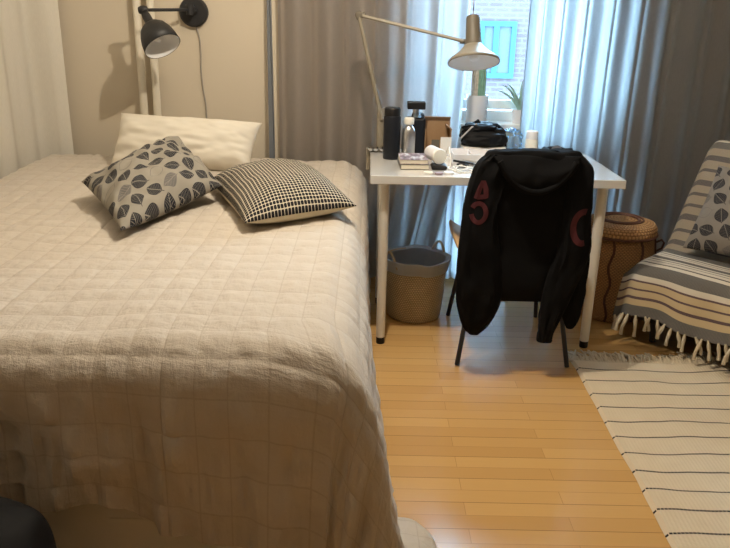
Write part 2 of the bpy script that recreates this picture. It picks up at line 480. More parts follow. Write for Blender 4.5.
o = MB().box((WX0+.10, y0+.002, WZ0+.125), (WX1-.10, y0+.008, WZ1-.105)).build('window_pane', M['glass'], wroot); o['kind'] = 'structure'
o = MB().box((WX0+.002, YB-.03, WZ0), (WX1-.002, YB+.098, WZ0+.022)).build('window_sill', M['frame_white'], wroot, bevel=.004); o['kind'] = 'structure'
SILL = WZ0+.022
lroot = bpy.data.objects.new('added_low_window', None); COL.objects.link(lroot); lroot.location = (.735, YB+.13, LZ0); lroot['kind'] = 'structure'  # added low pane that lets daylight in under the desk
fr = MB(); fr.box((LX0, y0, LZ0), (LX0+.05, y1, LZ1)); fr.box((LX1-.05, y0, LZ0), (LX1, y1, LZ1)); fr.box((LX0+.05, y0, LZ0), (LX1-.05, y1, LZ0+.05)); fr.box((LX0+.05, y0, LZ1-.05), (LX1-.05, y1, LZ1))
o = fr.build('window_frame', M['frame_white'], lroot, bevel=.004); o['kind'] = 'structure'
o = MB().box((LX0+.045, y0+.002, LZ0+.045), (LX1-.045, y0+.008, LZ1-.045)).build('window_pane', M['glass'], lroot); o['kind'] = 'structure'
struct(MB().box((-14, YB+.4, -6.1), (18, 30, -6.0)).build('ground', M['street']))

# building across the street
b_ = thing('brick_building', 'pale brick building seen across the street through the gap in the curtains', 'building', (2.2, 14.2, -6))
MB().box((-4, 14, -6), (10, 14.4, 4.6)).build('wall', M['brick'], b_)
def far_window(x0, x1, z0, z1):
    f = MB(); t = .085
    xm = x0 + (x1-x0)*.46
    f.box((x0, 13.93, z0), (x0+t, 14.02, z1)); f.box((x1-t, 13.93, z0), (x1, 14.02, z1))
    f.box((x0+t, 13.93, z0), (x1-t, 14.02, z0+t)); f.box((x0+t, 13.93, z1-t), (x1-t, 14.02, z1)); f.box((xm-.045, 13.93, z0+t), (xm+.045, 14.02, z1-t))
    w = f.build('window', M['turquoise'], b_)
    MB().box((x0+t*.9, 13.975, z0+t*.9), (x1-t*.9, 13.99, z1-t*.9)).build('pane', M['far_glass'], w)
for x0, x1 in ((-.4,.25),(1.93,2.58),(4.3,4.95)):
    for z0 in (-2.6, .28, 3.1): far_window(x0, x1, z0, z0+.97)

# ------------------------------------------------------------------ curtains
def curtain(xl, xr, zt, zb, y, folds, seed, amp=.032, nx=300, nz=60, flare=0., dens=1.):
    U, Wv = np.meshgrid(np.linspace(0, 1, nx), np.linspace(0, 1, nz))
    Z = zt + (zb-zt)*Wv
    lo = np.interp(Z[:,0], *xl)[:,None] if isinstance(xl, tuple) else xl
    hi = np.interp(Z[:,0], *xr)[:,None] if isinstance(xr, tuple) else xr
    ph = U**dens*folds*2*PI + 1.6*vnoise(U*folds*.45+5, Wv*.8, seed) + flare*Wv
    A = amp*(.75 + .35*vnoise(U*folds*.6, Wv*1.2, seed+1))
    X0 = lo + (hi-lo)*U
    Yv = (y(X0) if callable(y) else y) + A*np.sin(ph) + .012*np.sin(ph*2+1.3) + .006*vnoise(U*folds*3, Wv*3, seed+2)
    X = lo + (hi-lo)*U + .012*np.cos(ph)
    return np.stack([X, Yv, Z], -1), np.stack([U*1.4, Z], -1)
zs = [0, .30, .55, .80, 1.1, 2.5]
c1 = MB(); P_, uv = curtain(-.452, (zs, [.29,.36,.416,.435,.45,.462]), 2.5, .03, lambda x: 3.782 - .150*sstep(-.02, .26, x), 6.2, 3); c1.grid(P_, uv)
cl = thing('curtain', 'grey curtain hanging left of the window gap, behind the bed and desk lamp', 'curtain', (0, 3.63, .03), 'grey window curtains')
c1.build('curtain_cloth', M['curtain'], cl)
lin = MB(); P_, uv = curtain((zs, [-.500,-.500,-.500,-.502,-.503,-.505]), (zs, [-.462,-.46,-.459,-.457,-.458,-.463]), 2.5, .03, 3.79, .5, 9, amp=.010, nx=24); lin.grid(P_, uv)
lin.build('turned_hem', M['curtain_lining'], cl)['label'] = 'blue-grey turned edge of the curtain beside the wall'
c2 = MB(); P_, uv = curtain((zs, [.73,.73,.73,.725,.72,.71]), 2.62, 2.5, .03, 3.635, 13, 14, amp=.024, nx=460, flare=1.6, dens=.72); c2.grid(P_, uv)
tag(c2.build('curtain', M['curtain_shaded']), 'grey curtain right of the window gap, lit beside the pane and dark behind the armchair', 'curtain', 'grey window curtains')
# white curtain along the left wall
path = [(-1.495,3.82),(-1.56,3.80),(-1.63,3.755),(-1.665,3.66),(-1.665,3.5),(-1.655,3.3),(-1.655,2.9),(-1.655,2.4),(-1.655,1.9)]
pp = np.array(path); dl = np.r_[0, np.cumsum(np.hypot(*np.diff(pp, axis=0).T))]
tt = np.linspace(0, dl[-1], 260)
cx = np.interp(tt, dl, pp[:,0]); cy = np.interp(tt, dl, pp[:,1])
tx, ty = np.gradient(cx), np.gradient(cy); ll = np.hypot(tx, ty); nxv, nyv = -ty/ll, tx/ll
Zs = np.linspace(2.5, .03, 40)
T2, Z2 = np.meshgrid(tt, Zs)
off = .013*np.sin(T2*2*PI/.19 + 1.2*vnoise(T2*4, Z2*.7, 4)) + .005*vnoise(T2*18, Z2, 5)
P_ = np.stack([cx[None]+nxv[None]*off, cy[None]+nyv[None]*off, Z2], -1)
tag(MB().grid(P_, np.stack([T2, Z2], -1)).build('curtain', M['curtain_white']), 'cream white curtain hanging along the left wall beside the bed', 'curtain')

# ------------------------------------------------------------------ heating pipes
for px_, lab in ((-1.118, 'left of the two cream heating pipes beside the black wall lamp'), (-1.052, 'right of the two cream heating pipes beside the black wall lamp')):
    r = thing('heating_pipe', lab, 'pipe', (px_, 3.815, 0), 'heating pipes')
    MB().tube([(px_, 3.815, .005), (px_, 3.815, ZC-.002)], .0185, 16).build('pipe', M['pipe'], r)
    for z in (.5, 2.0):
        MB().tube([(px_, 3.815, z), (px_, YB-.001, z)], .008, 8).build('bracket', M['pipe'], r)
# added short sheer under the sill, passing bluish light from the added low pane
sh_, uvs = curtain(.36, 1.10, .775, .02, 3.775, 17, 27, amp=.014, nx=300, nz=20)
tag(MB().grid(sh_, uvs).build('added_sheer_curtain', M['sheer']), 'added short pale sheer curtain hanging below the window sill behind the desk', 'curtain')

# ------------------------------------------------------------------ bed
BX0, BX1, BY0, BY1 = -1.54, -.065, 1.545, 3.70
bed = thing('bed', 'white double bed with drawer front showing under the beige bedspread', 'bed', ((BX0+BX1)/2, (BY0+BY1)/2, 0))
fb = MB(); fb.box((BX0, BY0, .02), (BX1, BY0+.03, .05)); fb.box((BX0, BY0, .255), (BX1, BY0+.03, .30))
fb.box((BX0, BY0, .05), (BX0+.03, BY0+.03, .255)); fb.box((BX1-.03, BY0, .05), (BX1, BY0+.03, .255))
fb.box((BX0, BY0+.03, .02), (BX0+.03, BY1, .30)); fb.box((BX1-.03, BY0+.03, .02), (BX1, BY1, .30)); fb.box((BX0+.03, BY1-.03, .02), (BX1-.03, BY1, .30))
fb.box((BX0+.03, BY0+.03, .27), (BX1-.03, BY1-.03, .29))
fb.build('bed_frame', M['white'], bed, bevel=.003)
for x0, x1 in ((BX0+.034, -.815), (-.809, BX1-.034)):
    d = MB().box((x0, BY0-.002, .054), (x1, BY0+.02, .251)).build('drawer', M['white'], bed, bevel=.003)
    MB().box(((x0+x1)/2-.16, BY0-.004, .150), ((x0+x1)/2+.16, BY0-.002, .160)).build('drawer_pull', M['white'], d, bevel=.003)
for x in (BX0+.05, BX1-.09):
    for y in (BY0+.05, BY1-.09): MB().box((x, y, 0), (x+.04, y+.04, .02)).build('leg', M['black_plastic'], bed)
MB().box((BX0+.02, BY0+.02, .30), (BX1-.02, BY1-.01, .585)).build('mattress', M['mattress'], bed, bevel=.04)

# bedspread: one cloth grid folded over the right side and the foot
TOP, RR = .625, .115
EX, EY, HX = -.008-RR, 1.50+RR, -1.565       # where the top starts to bend (right, foot); left limit
HR = .69; HF = .495
q = .0753; qt = .0853
ds = .0074
s_ = np.arange(HX-.16, EX+HR, ds); t_ = np.arange(3.71, EY-HF, -ds)
Sg, Tg = np.meshgrid(s_, t_)
RC = .15                                     # rounded corner in plan
a = np.maximum(Sg-EX, 0); bq = np.maximum(EY-Tg, 0)
al = np.maximum(HX-Sg, 0)                    # left droop
pc, qc = Sg-(EX-RC), (EY+RC)-Tg
corner = (pc > 0) & (qc > 0)
rc = np.hypot(pc, qc)
r = np.where(corner, np.maximum(rc-RC, 0), a + bq)
phi = np.where(corner, np.arctan2(pc, np.maximum(qc, 1e-9)), np.where(a > 0, PI/2, 0))
L = RR*PI/2
arc = np.minimum(r/RR, PI/2)
o_ = RR*np.sin(arc); h_ = RR*(1-np.cos(arc)) + np.maximum(r-L, 0)
# flares of the hanging cloth
hn = h_/TOP
k = phi/(PI/2)
fl_side = .022 + .115*np.exp(-((Tg-1.70)/.42)**2)
fl_foot = .012
F = np.where(corner, fl_foot*(1-sstep(.1,.75,k)) + (fl_side)*sstep(.1,.75,k) + .13*np.sin(2*phi)**2 + .03*np.sin(phi*8)*np.sin(2*phi), np.where(phi > 1, fl_side, fl_foot))
rip = .016*np.sin(Sg*2*PI/.31 + 2*vnoise(Sg*3, Tg*2, 2)) + .009*np.sin(Sg*2*PI/.13 + 3*vnoise(Sg*4, Tg*3, 8))
ripR = .008*np.sin(Tg*2*PI/.31 + 2*vnoise(Tg*3, Sg*2, 6))
o_ = o_ + F*hn + (ripR*sstep(.0,.8,k) + rip*(1-sstep(.0,.8,k)))*np.clip(hn, 0, 1)*(r > 0)*1.3
# hem sag along the foot: uneven bottom edge
sag = .016*np.sin((Sg+1.2)*2*PI/.75) + .012*np.sin(Sg*2*PI/.27)
h_ = h_ + np.where(bq > 0, (sag*(1-sstep(-.5,-.2,Sg-EX)) + .11*sstep(-.55,-.05,Sg-EX))*np.clip(r/HF,0,1)**2*(1-sstep(.3,.8,k)), 0)
zfl = .012
over = np.maximum(h_-(TOP-zfl), 0)
h_ = np.minimum(h_, TOP-zfl)
o_ = o_ + over*.5
bumpz = np.where(over > 0, .055*np.sin(np.clip(over/.13, 0, 1)*PI)*(np.sin(phi*2) ** 2) + .02*np.sin(np.clip(over/.05,0,1)*PI), 0)
dirx = np.where(r > 0, np.sin(phi), 0); diry = np.where(r > 0, -np.cos(phi), 0)
cxp = np.where(rc > 1e-9, pc/np.maximum(rc, 1e-9), 0); cyp = np.where(rc > 1e-9, qc/np.maximum(rc, 1e-9), 0)
rr_ = np.minimum(rc, RC)
X = np.where(corner, EX-RC + cxp*rr_, np.where(Sg > EX, EX, np.maximum(Sg, HX))) + o_*dirx
Y = np.where(corner, EY+RC - cyp*rr_, np.maximum(Tg, EY)) + o_*diry
Zt = TOP - h_ + bumpz
# left droop
pc, qc = Sg-(EX-RC), (EY+RC)-Tg
corner = (pc > 0) & (qc > 0)
rc = np.hypot(pc, qc)
r = np.where(corner, np.maximum(rc-RC, 0), a + bq)
phi = np.where(corner, np.arctan2(pc, np.maximum(qc, 1e-9)), np.where(a > 0, PI/2, 0))
L = RR*PI/2
arc = np.minimum(r/RR, PI/2)
o_ = RR*np.sin(arc); h_ = RR*(1-np.cos(arc)) + np.maximum(r-L, 0)
# flares of the hanging cloth
hn = h_/TOP
k = phi/(PI/2)
fl_side = .022 + .085*np.exp(-((Tg-1.70)/.42)**2)
fl_foot = .012
F = np.where(corner, fl_foot*(1-sstep(.1,.75,k)) + (fl_side)*sstep(.1,.75,k) + .13*np.sin(2*phi)**2 + .03*np.sin(phi*8)*np.sin(2*phi), np.where(phi > 1, fl_side, fl_foot))
rip = .010*np.sin(Sg*2*PI/.34 + 2*vnoise(Sg*3, Tg*2, 2)) + .006*np.sin(Sg*2*PI/.13 + 3*vnoise(Sg*4, Tg*3, 8))
ripR = .008*np.sin(Tg*2*PI/.31 + 2*vnoise(Tg*3, Sg*2, 6))
o_ = o_ + F*hn + (ripR*sstep(.0,.8,k) + rip*(1-sstep(.0,.8,k)))*np.clip(hn, 0, 1)*(r > 0)*1.3
# hem sag along the foot: uneven bottom edge
sag = .03*np.sin((Sg+1.2)*2*PI/.75) + .012*np.sin(Sg*2*PI/.27)
h_ = h_ + np.where(bq > 0, (sag*(1-sstep(-.5,-.2,Sg-EX)) + .11*sstep(-.55,-.05,Sg-EX))*np.clip(r/HF,0,1)**2*(1-sstep(.3,.8,k)), 0)
zfl = .012
over = np.maximum(h_-(TOP-zfl), 0)
h_ = np.minimum(h_, TOP-zfl)
o_ = o_ + over*.5
bumpz = np.where(over > 0, .055*np.sin(np.clip(over/.13, 0, 1)*PI)*(np.sin(phi*2) ** 2) + .02*np.sin(np.clip(over/.05,0,1)*PI), 0)
dirx = np.where(r > 0, np.sin(phi), 0); diry = np.where(r > 0, -np.cos(phi), 0)
X = np.where(Sg > EX, EX, np.maximum(Sg, HX)) + o_*dirx
Y = np.maximum(Tg, EY) + o_*diry
Zt = TOP - h_ + bumpz
# left droop
X = X - np.minimum(al, .035)*.6; Zt = Zt - np.maximum(al-.01, 0)
# soft unevenness of the top
topm = 1 - np.clip(r/L, 0, 1)
Zt += topm*(.010*vnoise(Sg*2.2, Tg*2.2, 11) + .006*vnoise(Sg*6, Tg*6, 12) + .012*sstep(2.6, 3.6, Tg))
P_ = np.stack([X, Y, Zt], -1)
du = np.gradient(P_, axis=1); dv = np.gradient(P_, axis=0)
N = np.cross(dv, du); N /= np.linalg.norm(N, axis=-1, keepdims=True)+1e-9
N *= np.where(N[..., 2:3] < -.2, 1, 1)
puff = (np.abs(np.sin(PI*Sg/q))*np.abs(np.sin(PI*Tg/qt)))**.45
cr1 = vnoise(Sg*30, Tg*30, 21)*.5 + vnoise(Sg*60+Tg*20, Tg*42, 22)*.35 + vnoise(Sg*75, Tg*14, 23)*.7*np.clip(bq/.2,0,1)
gath = vnoise(Sg*26, Tg*7, 33)*.006 + vnoise(Sg*52, Tg*12, 34)*.003 + vnoise(Sg*11+Tg*2, Tg*3, 35)*.008
disp = 3.2*gath*np.clip((bq-.14)/.12,0,1)*(.4+.6*puff) + .0074*puff + .0040*cr1*(.3+.7*puff) + .006*vnoise(Sg*9, Tg*3.2, 31)*np.clip(hn, 0, 1)
sgn = np.sign(N[20, 60, 2]); 
P_ = P_ + N*sgn*disp[..., None]
P_[..., 2] = np.maximum(P_[..., 2], .004)
sp = MB().grid(P_, np.stack([Sg, Tg], -1), flip=(sgn < 0)).build('bedspread', M['spread'])
tag(sp, 'beige quilted bedspread draped over the bed and hanging to the floor', 'bedspread')
U = np.linspace(0, 2*PI, 60, endpoint=False); V = np.linspace(0.02, PI/2, 18)
UU, VV = np.meshgrid(U, V)
rxy = np.cos(VV)**.6*(1 + .08*vnoise(np.cos(UU)*2, np.sin(UU)*2, 66))
Pf = np.stack([.115+.090*rxy*np.cos(UU), 1.575+.175*rxy*np.sin(UU), .003+.062*np.sin(VV)**.8*(1+.25*vnoise(np.cos(UU)*rxy*2.5, np.sin(UU)*rxy*3, 67))], -1)
MB().grid(Pf, np.stack([Pf[...,0], Pf[...,1]], -1), closed=True).build('corner_fold', M['spread'], sp)

# ------------------------------------------------------------------ cushions
def cushion(name, crn, thick, mats, label, cat='cushion', group=None, size=(.5,.5), pinch=.09, seed=0, wr=.006, pw=2.4, bulge_up=.5, rim=0):
    """crn: four world corners in order; soft puffed pillow with pulled-in edges"""
    nU = 64
    A, B, C_, D = [np.array(p, float) for p in crn]
    U, V = np.meshgrid(np.linspace(-1, 1, nU), np.linspace(-1, 1, nU))
    U = np.sin(U*PI/2)*.35 + U*.65; V = np.sin(V*PI/2)*.35 + V*.65
    su = U*(1 - pinch*(1-V**2)**1.0*np.abs(U)**3); sv = V*(1 - pinch*(1-U**2)*np.abs(V)**3)
    s = ((su+1)/2)[..., None]; t = ((sv+1)/2)[..., None]
    base = A*(1-s)*(1-t) + B*s*(1-t) + C_*s*t + D*(1-s)*t
    nrm = np.cross(B-A, D-A); nrm /= np.linalg.norm(nrm)
    if nrm[2] < 0 and abs(nrm[2]) > .2: nrm = -nrm
    elif abs(nrm[2]) <= .2 and nrm[1] > 0: nrm = -nrm
    prof = ((1-np.abs(U)**pw)*(1-np.abs(V)**pw))**.55
    e = np.minimum(1, prof*3)
    wrk = (wr*vnoise(U*3.2+V*1.3, V*4-U, seed) + wr*.6*vnoise(U*7, V*7+U*3, seed+1) + wr*.5*vnoise(U*2.5+V*2, V*5-U*3, seed+2))*e
    top = base + nrm*(thick*bulge_up*prof + wrk)[..., None]
    bot = base - nrm*(thick*(1-bulge_up)*prof)[..., None]
    uv = np.stack([U*size[0]/2, V*size[1]/2], -1)
    mb = MB(); mb.grid(top, uv, mi=0); mb.grid(bot, uv, mi=len(mats)-1, flip=True)
    # weld the rim
    o = mb.build(name, mats)
    bm = bmesh.new(); bm.from_mesh(o.data); bmesh.ops.remove_doubles(bm, verts=bm.verts, dist=1e-5)
    bmesh.ops.recalc_face_normals(bm, faces=bm.faces); bm.to_mesh(o.data); bm.free()
    return tag(o, label, cat, group)

cushion('pillow', [at(108,172,3.42),at(250,172,3.42),at(262,123,3.55),at(121,113,3.56)], .21, [M['pillow_white']],
        'large cream white pillow leaning at the head of the bed', 'pillow', size=(.7,.5), pinch=.045, seed=4, wr=.007, pw=3.2)
cushion('throw_cushion', [atz(121,231,.662),(-.55,2.83,.705),(-.797,3.18,.835),(-1.08,2.80,.715)], .15, [M['leaf_bed']],
        'beige cushion with dark leaf print lying against the white pillow', size=(.48,.48), seed=31, wr=.012, bulge_up=.55, pinch=.06)
cushion('throw_cushion', [atz(245,223,.672), atz(357,206,.68), atz(303,169,.69), atz(245,223,.672)+atz(303,169,.69)-atz(357,206,.68)], .175, [M['check'], M['linen_back']],
        'black and cream chequered cushion lying flat on the bed', size=(.46,.68), seed=51, wr=.003, bulge_up=.62, pinch=.05)

# ------------------------------------------------------------------ wall lamp over the bed
bc = Vector((-.852, YB, 1.327))
wl = thing('wall_lamp', 'black wall lamp with swing arm and bell shade over the bed', 'lamp', bc)
MB().lathe([(0,0),(.069,0),(.069,.022),(.062,.030),(0,.032)], bc - Vector((0,.0005,0)), (0,-1,0), 40).build('wall_plate', M['black_metal'], wl)
hub = bc + Vector((-.004,-.075,.010)); jn = at(143, 10, 3.60)
MB().tube([bc+Vector((0,-.03,.006)), hub], .022, 16).tube([hub+Vector((0,0,-.022)), hub+Vector((0,0,.024))], .018, 14).build('swivel', M['black_metal'], wl)
MB().tube([hub, jn], .0075, 12).build('arm', M['black_metal'], wl)
kj = MB(); kj.lathe([(0,-.022),(.014,-.020),(.019,-.008),(.019,.008),(.014,.020),(0,.022)], jn, (1,.1,.1), 16); kj.build('knuckle', M['black_metal'], wl)
ax = Vector((.50,-.42,-.76)).normalized()
s0 = jn + ax*.012
sh = MB(); prof = [(.015,.0),(.019,.02),(.020,.05),(.024,.062),(.040,.072),(.060,.092),(.073,.120),(.081,.152),(.085,.190)]
sh.lathe(prof, s0, ax, 36, cap=False)
sh.build('shade', M['black_metal'], wl, solid=.0022)
inn = MB(); inn.lathe([(.004,.072),(.034,.080),(.054,.098),(.068,.124),(.077,.154),(.0818,.1895)], s0, ax, 36, cap=False)
inn.build('shade_lining', M['lamp_white'], wl)['label'] = 'white inside of the lamp shade'
MB().lathe([(0,.078),(.014,.08),(.016,.10),(.024,.122),(.021,.145),(.010,.158),(0,.160)], s0, ax, 20).build('bulb', M['lamp_white'], wl)
cp = [at(u, v, 3.852) for u, v in ((196,26),(198,32),(200,40),(201,55),(201,70),(203,88),(206,104),(207,125),(207,165))]
MB().tube(cp, .0035, 8).build('cord', M['cord_grey'], wl)

# ------------------------------------------------------------------ desk
DX0, DX1, DY0, DY1, DZ = .013, 1.013, 2.903, 3.503, .74
desk = thing('desk', 'white desk with round legs in front of the window', 'desk', ((DX0+DX1)/2, (DY0+DY1)/2, 0))
MB().box((DX0, DY0, DZ-.034), (DX1, DY1, DZ)).build('tabletop', M['desktop'], desk, bevel=.0025)
for x in (DX0+.058, DX1-.068):
    for y in (DY0+.065, DY1-.065):
        lg = MB().lathe([(.0215,.71-.005),(.0210,.40),(.0185,.03)][::-1], (x, y, 0), n=24)
        lg.v = lg.v; lo = lg.build('leg', M['white'], desk)
        MB().lathe([(.017,.0),(.018,.004),(.018,.03)], (x, y, 0), n=20).build('foot_cap', M['black_plastic'], lo)

# desk lamp clamped at the back left corner
lampr = thing('desk_lamp', 'beige jointed desk lamp clamped to the left back corner of the desk', 'lamp', (.055, 3.45, DZ))
lb = Vector((.058, 3.452, DZ))
cm = MB(); cm.box((.012,3.43,DZ+.0005), (.078,3.485,DZ+.014)); cm.box((-.006,3.435,DZ-.085), (.012,3.48,DZ+.014)); cm.box((.012,3.44,DZ-.085),(.055,3.475,DZ-.072))
cm.build('clamp', M['lamp_beige'], lampr, bevel=.003)
MB().tube([(.040,3.457,DZ-.072),(.040,3.457,DZ-.036)], .006, 10).tube([(.040,3.457,DZ-.112),(.040,3.457,DZ-.085)], .012, 12).build('clamp_screw', M['chrome'], lampr)
kn = MB()
for dx in (-.045, -.02, .008): kn.lathe([(0,-.014),(.011,-.012),(.013,0),(.011,.012),(0,.014)], (lb.x+dx, 3.425, DZ+.018), (0,1,0), 14)
kn.build('clamp_knobs', M['chrome'], lampr)
pt = at(381, 108, 3.452)
MB().tube([lb+Vector((0,0,.012)), (lb.x, 3.452, pt.z)], .019, 18).build('post', M['lamp_beige'], lampr)
e1 = at(359, 15, 3.452); lowj = Vector((lb.x+.004, 3.446, pt.z-.02))
la = MB()
for dy in (-.012, .012): la.tube([lowj+Vector((0,dy,-.03)), e1+Vector((0,dy,0))], .0092, 12)
la.build('lower_arm', M['lamp_beige'], lampr)
springs = MB(); d_ = (e1-lowj).normalized()
springs.tube([lowj+Vector((.030,0,-.12))+d_*0, lowj+Vector((.016,0,-.03)), lowj+d_*.10], .0055, 8)
springs.build('spring', M['chrome'], lampr)
el = MB(); el.lathe([(0,-.022),(.015,-.02),(.017,0),(.015,.02),(0,.022)], e1, (0,1,0), 16); el.tube([e1+Vector((-.012,0,-.012)), e1+Vector((.03,0,.006))], .011, 10)
el.build('elbow', M['lamp_brown'], lampr)
sj = at(463, 41, 3.36)
ua = MB()
for dy in (-.009, .009): ua.tube([e1+Vector((0,dy,0)), sj+Vector((0,dy,0))], .0075, 10)
ua.build('upper_arm', M['lamp_beige'], lampr)
cen = at(473.5, 44, 3.345); axd = Vector((.03,-.36,-.93)).normalized()
MB().tube([sj+Vector((-.012,0,0)), sj+Vector((.022,0,-.004))], .011, 12).build('shade_joint', M['lamp_brown'], lampr)
hs = MB(); hs.lathe([(.004,-.119),(.027,-.118),(.030,-.108),(.033,-.03),(.037,0),(.040,.006)], cen, axd, 30)
hs.build('socket_housing', M['lamp_brown'], lampr)
sd = MB(); sd.lathe([(.036,.0),(.045,.014),(.070,.040),(.100,.062),(.109,.072),(.1095,.082)], cen, axd, 44, cap=False)
sd.build('shade', M['lamp_beige'], lampr, solid=.002)
si = MB(); si.lathe([(.004,.012),(.040,.016),(.066,.042),(.096,.064),(.1065,.0815)], cen, axd, 44, cap=False)
si.build('shade_lining', M['lamp_white'], lampr)['label'] = 'white inside of the desk lamp shade'
MB().lathe([(0,.014),(.014,.016),(.024,.036),(.026,.05),(.018,.068),(0,.076)], cen, axd, 18).build('bulb', M['lamp_white'], lampr)
MB().tube([cen-axd*.118, cen-axd*.135+Vector((.001,0,.01)), at(474,4,3.36), at(473,-25,3.40)], .0025, 8).build('flex', M['cord_grey'], lampr)

# ------------------------------------------------------------------ things on the desk
T = DZ + .0006
th = thing('thermos', 'tall matt black thermos flask at the left end of the desk', 'thermos', (.104, 3.275, T))
MB().lathe([(.034,0),(.0365,.004),(.0365,.178),(.034,.184),(0,.184)], (.104,3.275,T), n=32).build('body', M['navy'], th)
MB().lathe([(0,.1845),(.033,.1845),(.0345,.190),(.0345,.214),(.031,.219),(0,.219)], (.104,3.275,T), n=32).build('lid', M['black_plastic'], th)
bt = thing('steel_bottle', 'small silver bottle with cream cap between thermos and books', 'bottle', (.176, 3.27, T))
MB().lathe([(.027,0),(.029,.004),(.029,.115),(.024,.134),(.015,.144),(.015,.150),(0,.150)], (.176,3.27,T), n=28).build('body', M['steel'], bt)
MB().lathe([(0,.1505),(.021,.1505),(.022,.154),(.022,.174),(.020,.178),(0,.178)], (.176,3.27,T), n=28).build('cap', M['cap_white'], bt)
pf = thing('perfume_bottle', 'dark bottle with square black cap behind the silver bottle', 'bottle', (.212, 3.40, T))
MB().box((.168,3.375,T), (.256,3.425,T+.165)).build('body', M['navy'], pf, bevel=.012)
MB().lathe([(.014,.1655),(.014,.20)], (.212,3.40,T), n=18).build('neck', M['steel'], pf)
MB().box((.172,3.372,T+.2005), (.252,3.428,T+.232)).build('cap', M['black_plastic'], pf, bevel=.004)
MB().lathe([(.030,.166),(.027,.178),(.016,.186)], (.222,3.40,T), n=20).build('collar', M['clear'], pf)
# two stacked books
R_ = rotz(.05)
b1 = thing('book', 'thick paperback with brown spine under the photo-covered book', 'book', (.19, 3.115, T))
MB().box((.134,3.035,T+.002), (.246,3.19,T+.019), R_).build('pages', M['paper'], b1)
MB().box((.133,3.033,T), (.247,3.192,T+.002), R_).box((.133,3.033,T+.019), (.247,3.192,T+.021), R_).box((.1325,3.0335,T+.002),(.134,3.1915,T+.019), R_, (.19,3.1125,T+.01)).build('cover', M['lamp_brown'], b1)
R2 = rotz(.02); zb = T+.0216
b2 = thing('book', 'paperback with grey photo cover on top of the small book stack', 'book', (.188, 3.12, zb))
MB().box((.133,3.04,zb+.0015), (.244,3.19,zb+.017), R2).build('pages', M['paper'], b2)
MB().box((.132,3.038,zb), (.245,3.192,zb+.0015), R2).box((.132,3.038,zb+.017), (.245,3.192,zb+.0185), R2).build('cover', M['cover'], b2)
# black case with white tube on it
ck = MB().box((.262,3.03,T), (.325,3.10,T+.018)).build('pocket_case', M['black_plastic'], bevel=.006)
tag(ck, 'small black case lying under the white tub', 'case')
cu0, cu1 = Vector((.296,3.055,T+.050)), Vector((.262,3.150,T+.054))
cup = thing('plastic_tub', 'white plastic tub lying on its side beside the books', 'tub', (.28, 3.10, T+.019))
axc = (cu1-cu0).normalized()
MB().lathe([(.026,.006),(.0295,.008),(.0295,.095),(.027,.10),(0,.10)], cu0, axc, 28).build('body', M['pot_white'], cup)
MB().lathe([(0,0),(.029,.0),(.031,.004),(.031,.0055),(.02,.0059)], cu0, axc, 28).build('lid', M['cap_white'], cup)
# coins and small round lids
for i, (x, y, r_, m_, lab) in enumerate(((.243,2.962,.019,M['card_white'],'white round lid at the front edge of the desk, left of its two neighbours'),
                                         (.284,2.950,.017,M['purple_grip'],'mauve round lid between the white lids at the front desk edge'),
                                         (.325,2.966,.020,M['pot_white'],'white round lid at the front desk edge beside the white cables'))):
    tag(MB().lathe([(r_*.96,0),(r_,.002),(r_,.006),(r_*.9,.008),(0,.008)], (x, y, T), n=24).build('jar_lid', m_), lab, 'lid', 'small round lids')
# open cardboard box
bx = thing('cardboard_box', 'open brown cardboard box standing behind the books', 'box', (.315, 3.415, T))
x0, x1, y0b, y1b, zt = .255, .372, 3.375, 3.455, .115
MB().box((x0,y0b,T),(x1,y1b,T+.003)).box((x0,y1b-.003,T+.003),(x1,y1b,T+zt+.03)).box((x0,y0b,T+.003),(x0+.003,y1b-.003,T+zt)).box((x1-.003,y0b,T+.003),(x1,y1b-.003,T+zt)).build('walls', M['cardboard'], bx)
MB().box((x0+.07,y0b-.003,T),(x1+.002,y0b-.0002,T+.082)).build('front_panel', M['card_white'], bx)['label'] = 'white printed front of the box'
MB().box((x0+.066,y0b-.002,T+.004),(x0+.03,y0b-.0002,T+.07)).build('side_panel', M['lamp_brown'], bx)
MB().box((x1-.001,y0b,T+zt-.003),(x1+.002,y1b,T+zt+.03), Matrix.Rotation(-.9,3,'Y'), (x1,y0b,T+zt)).build('flap', M['cardboard'], bx)
MB().box((x0,y1b-.003,T+zt+.0305),(x1,y1b,T+zt+.055), Matrix.Rotation(.7,3,'X'), (x0,y1b,T+zt+.03)).build('flap', M['cardboard'], bx)

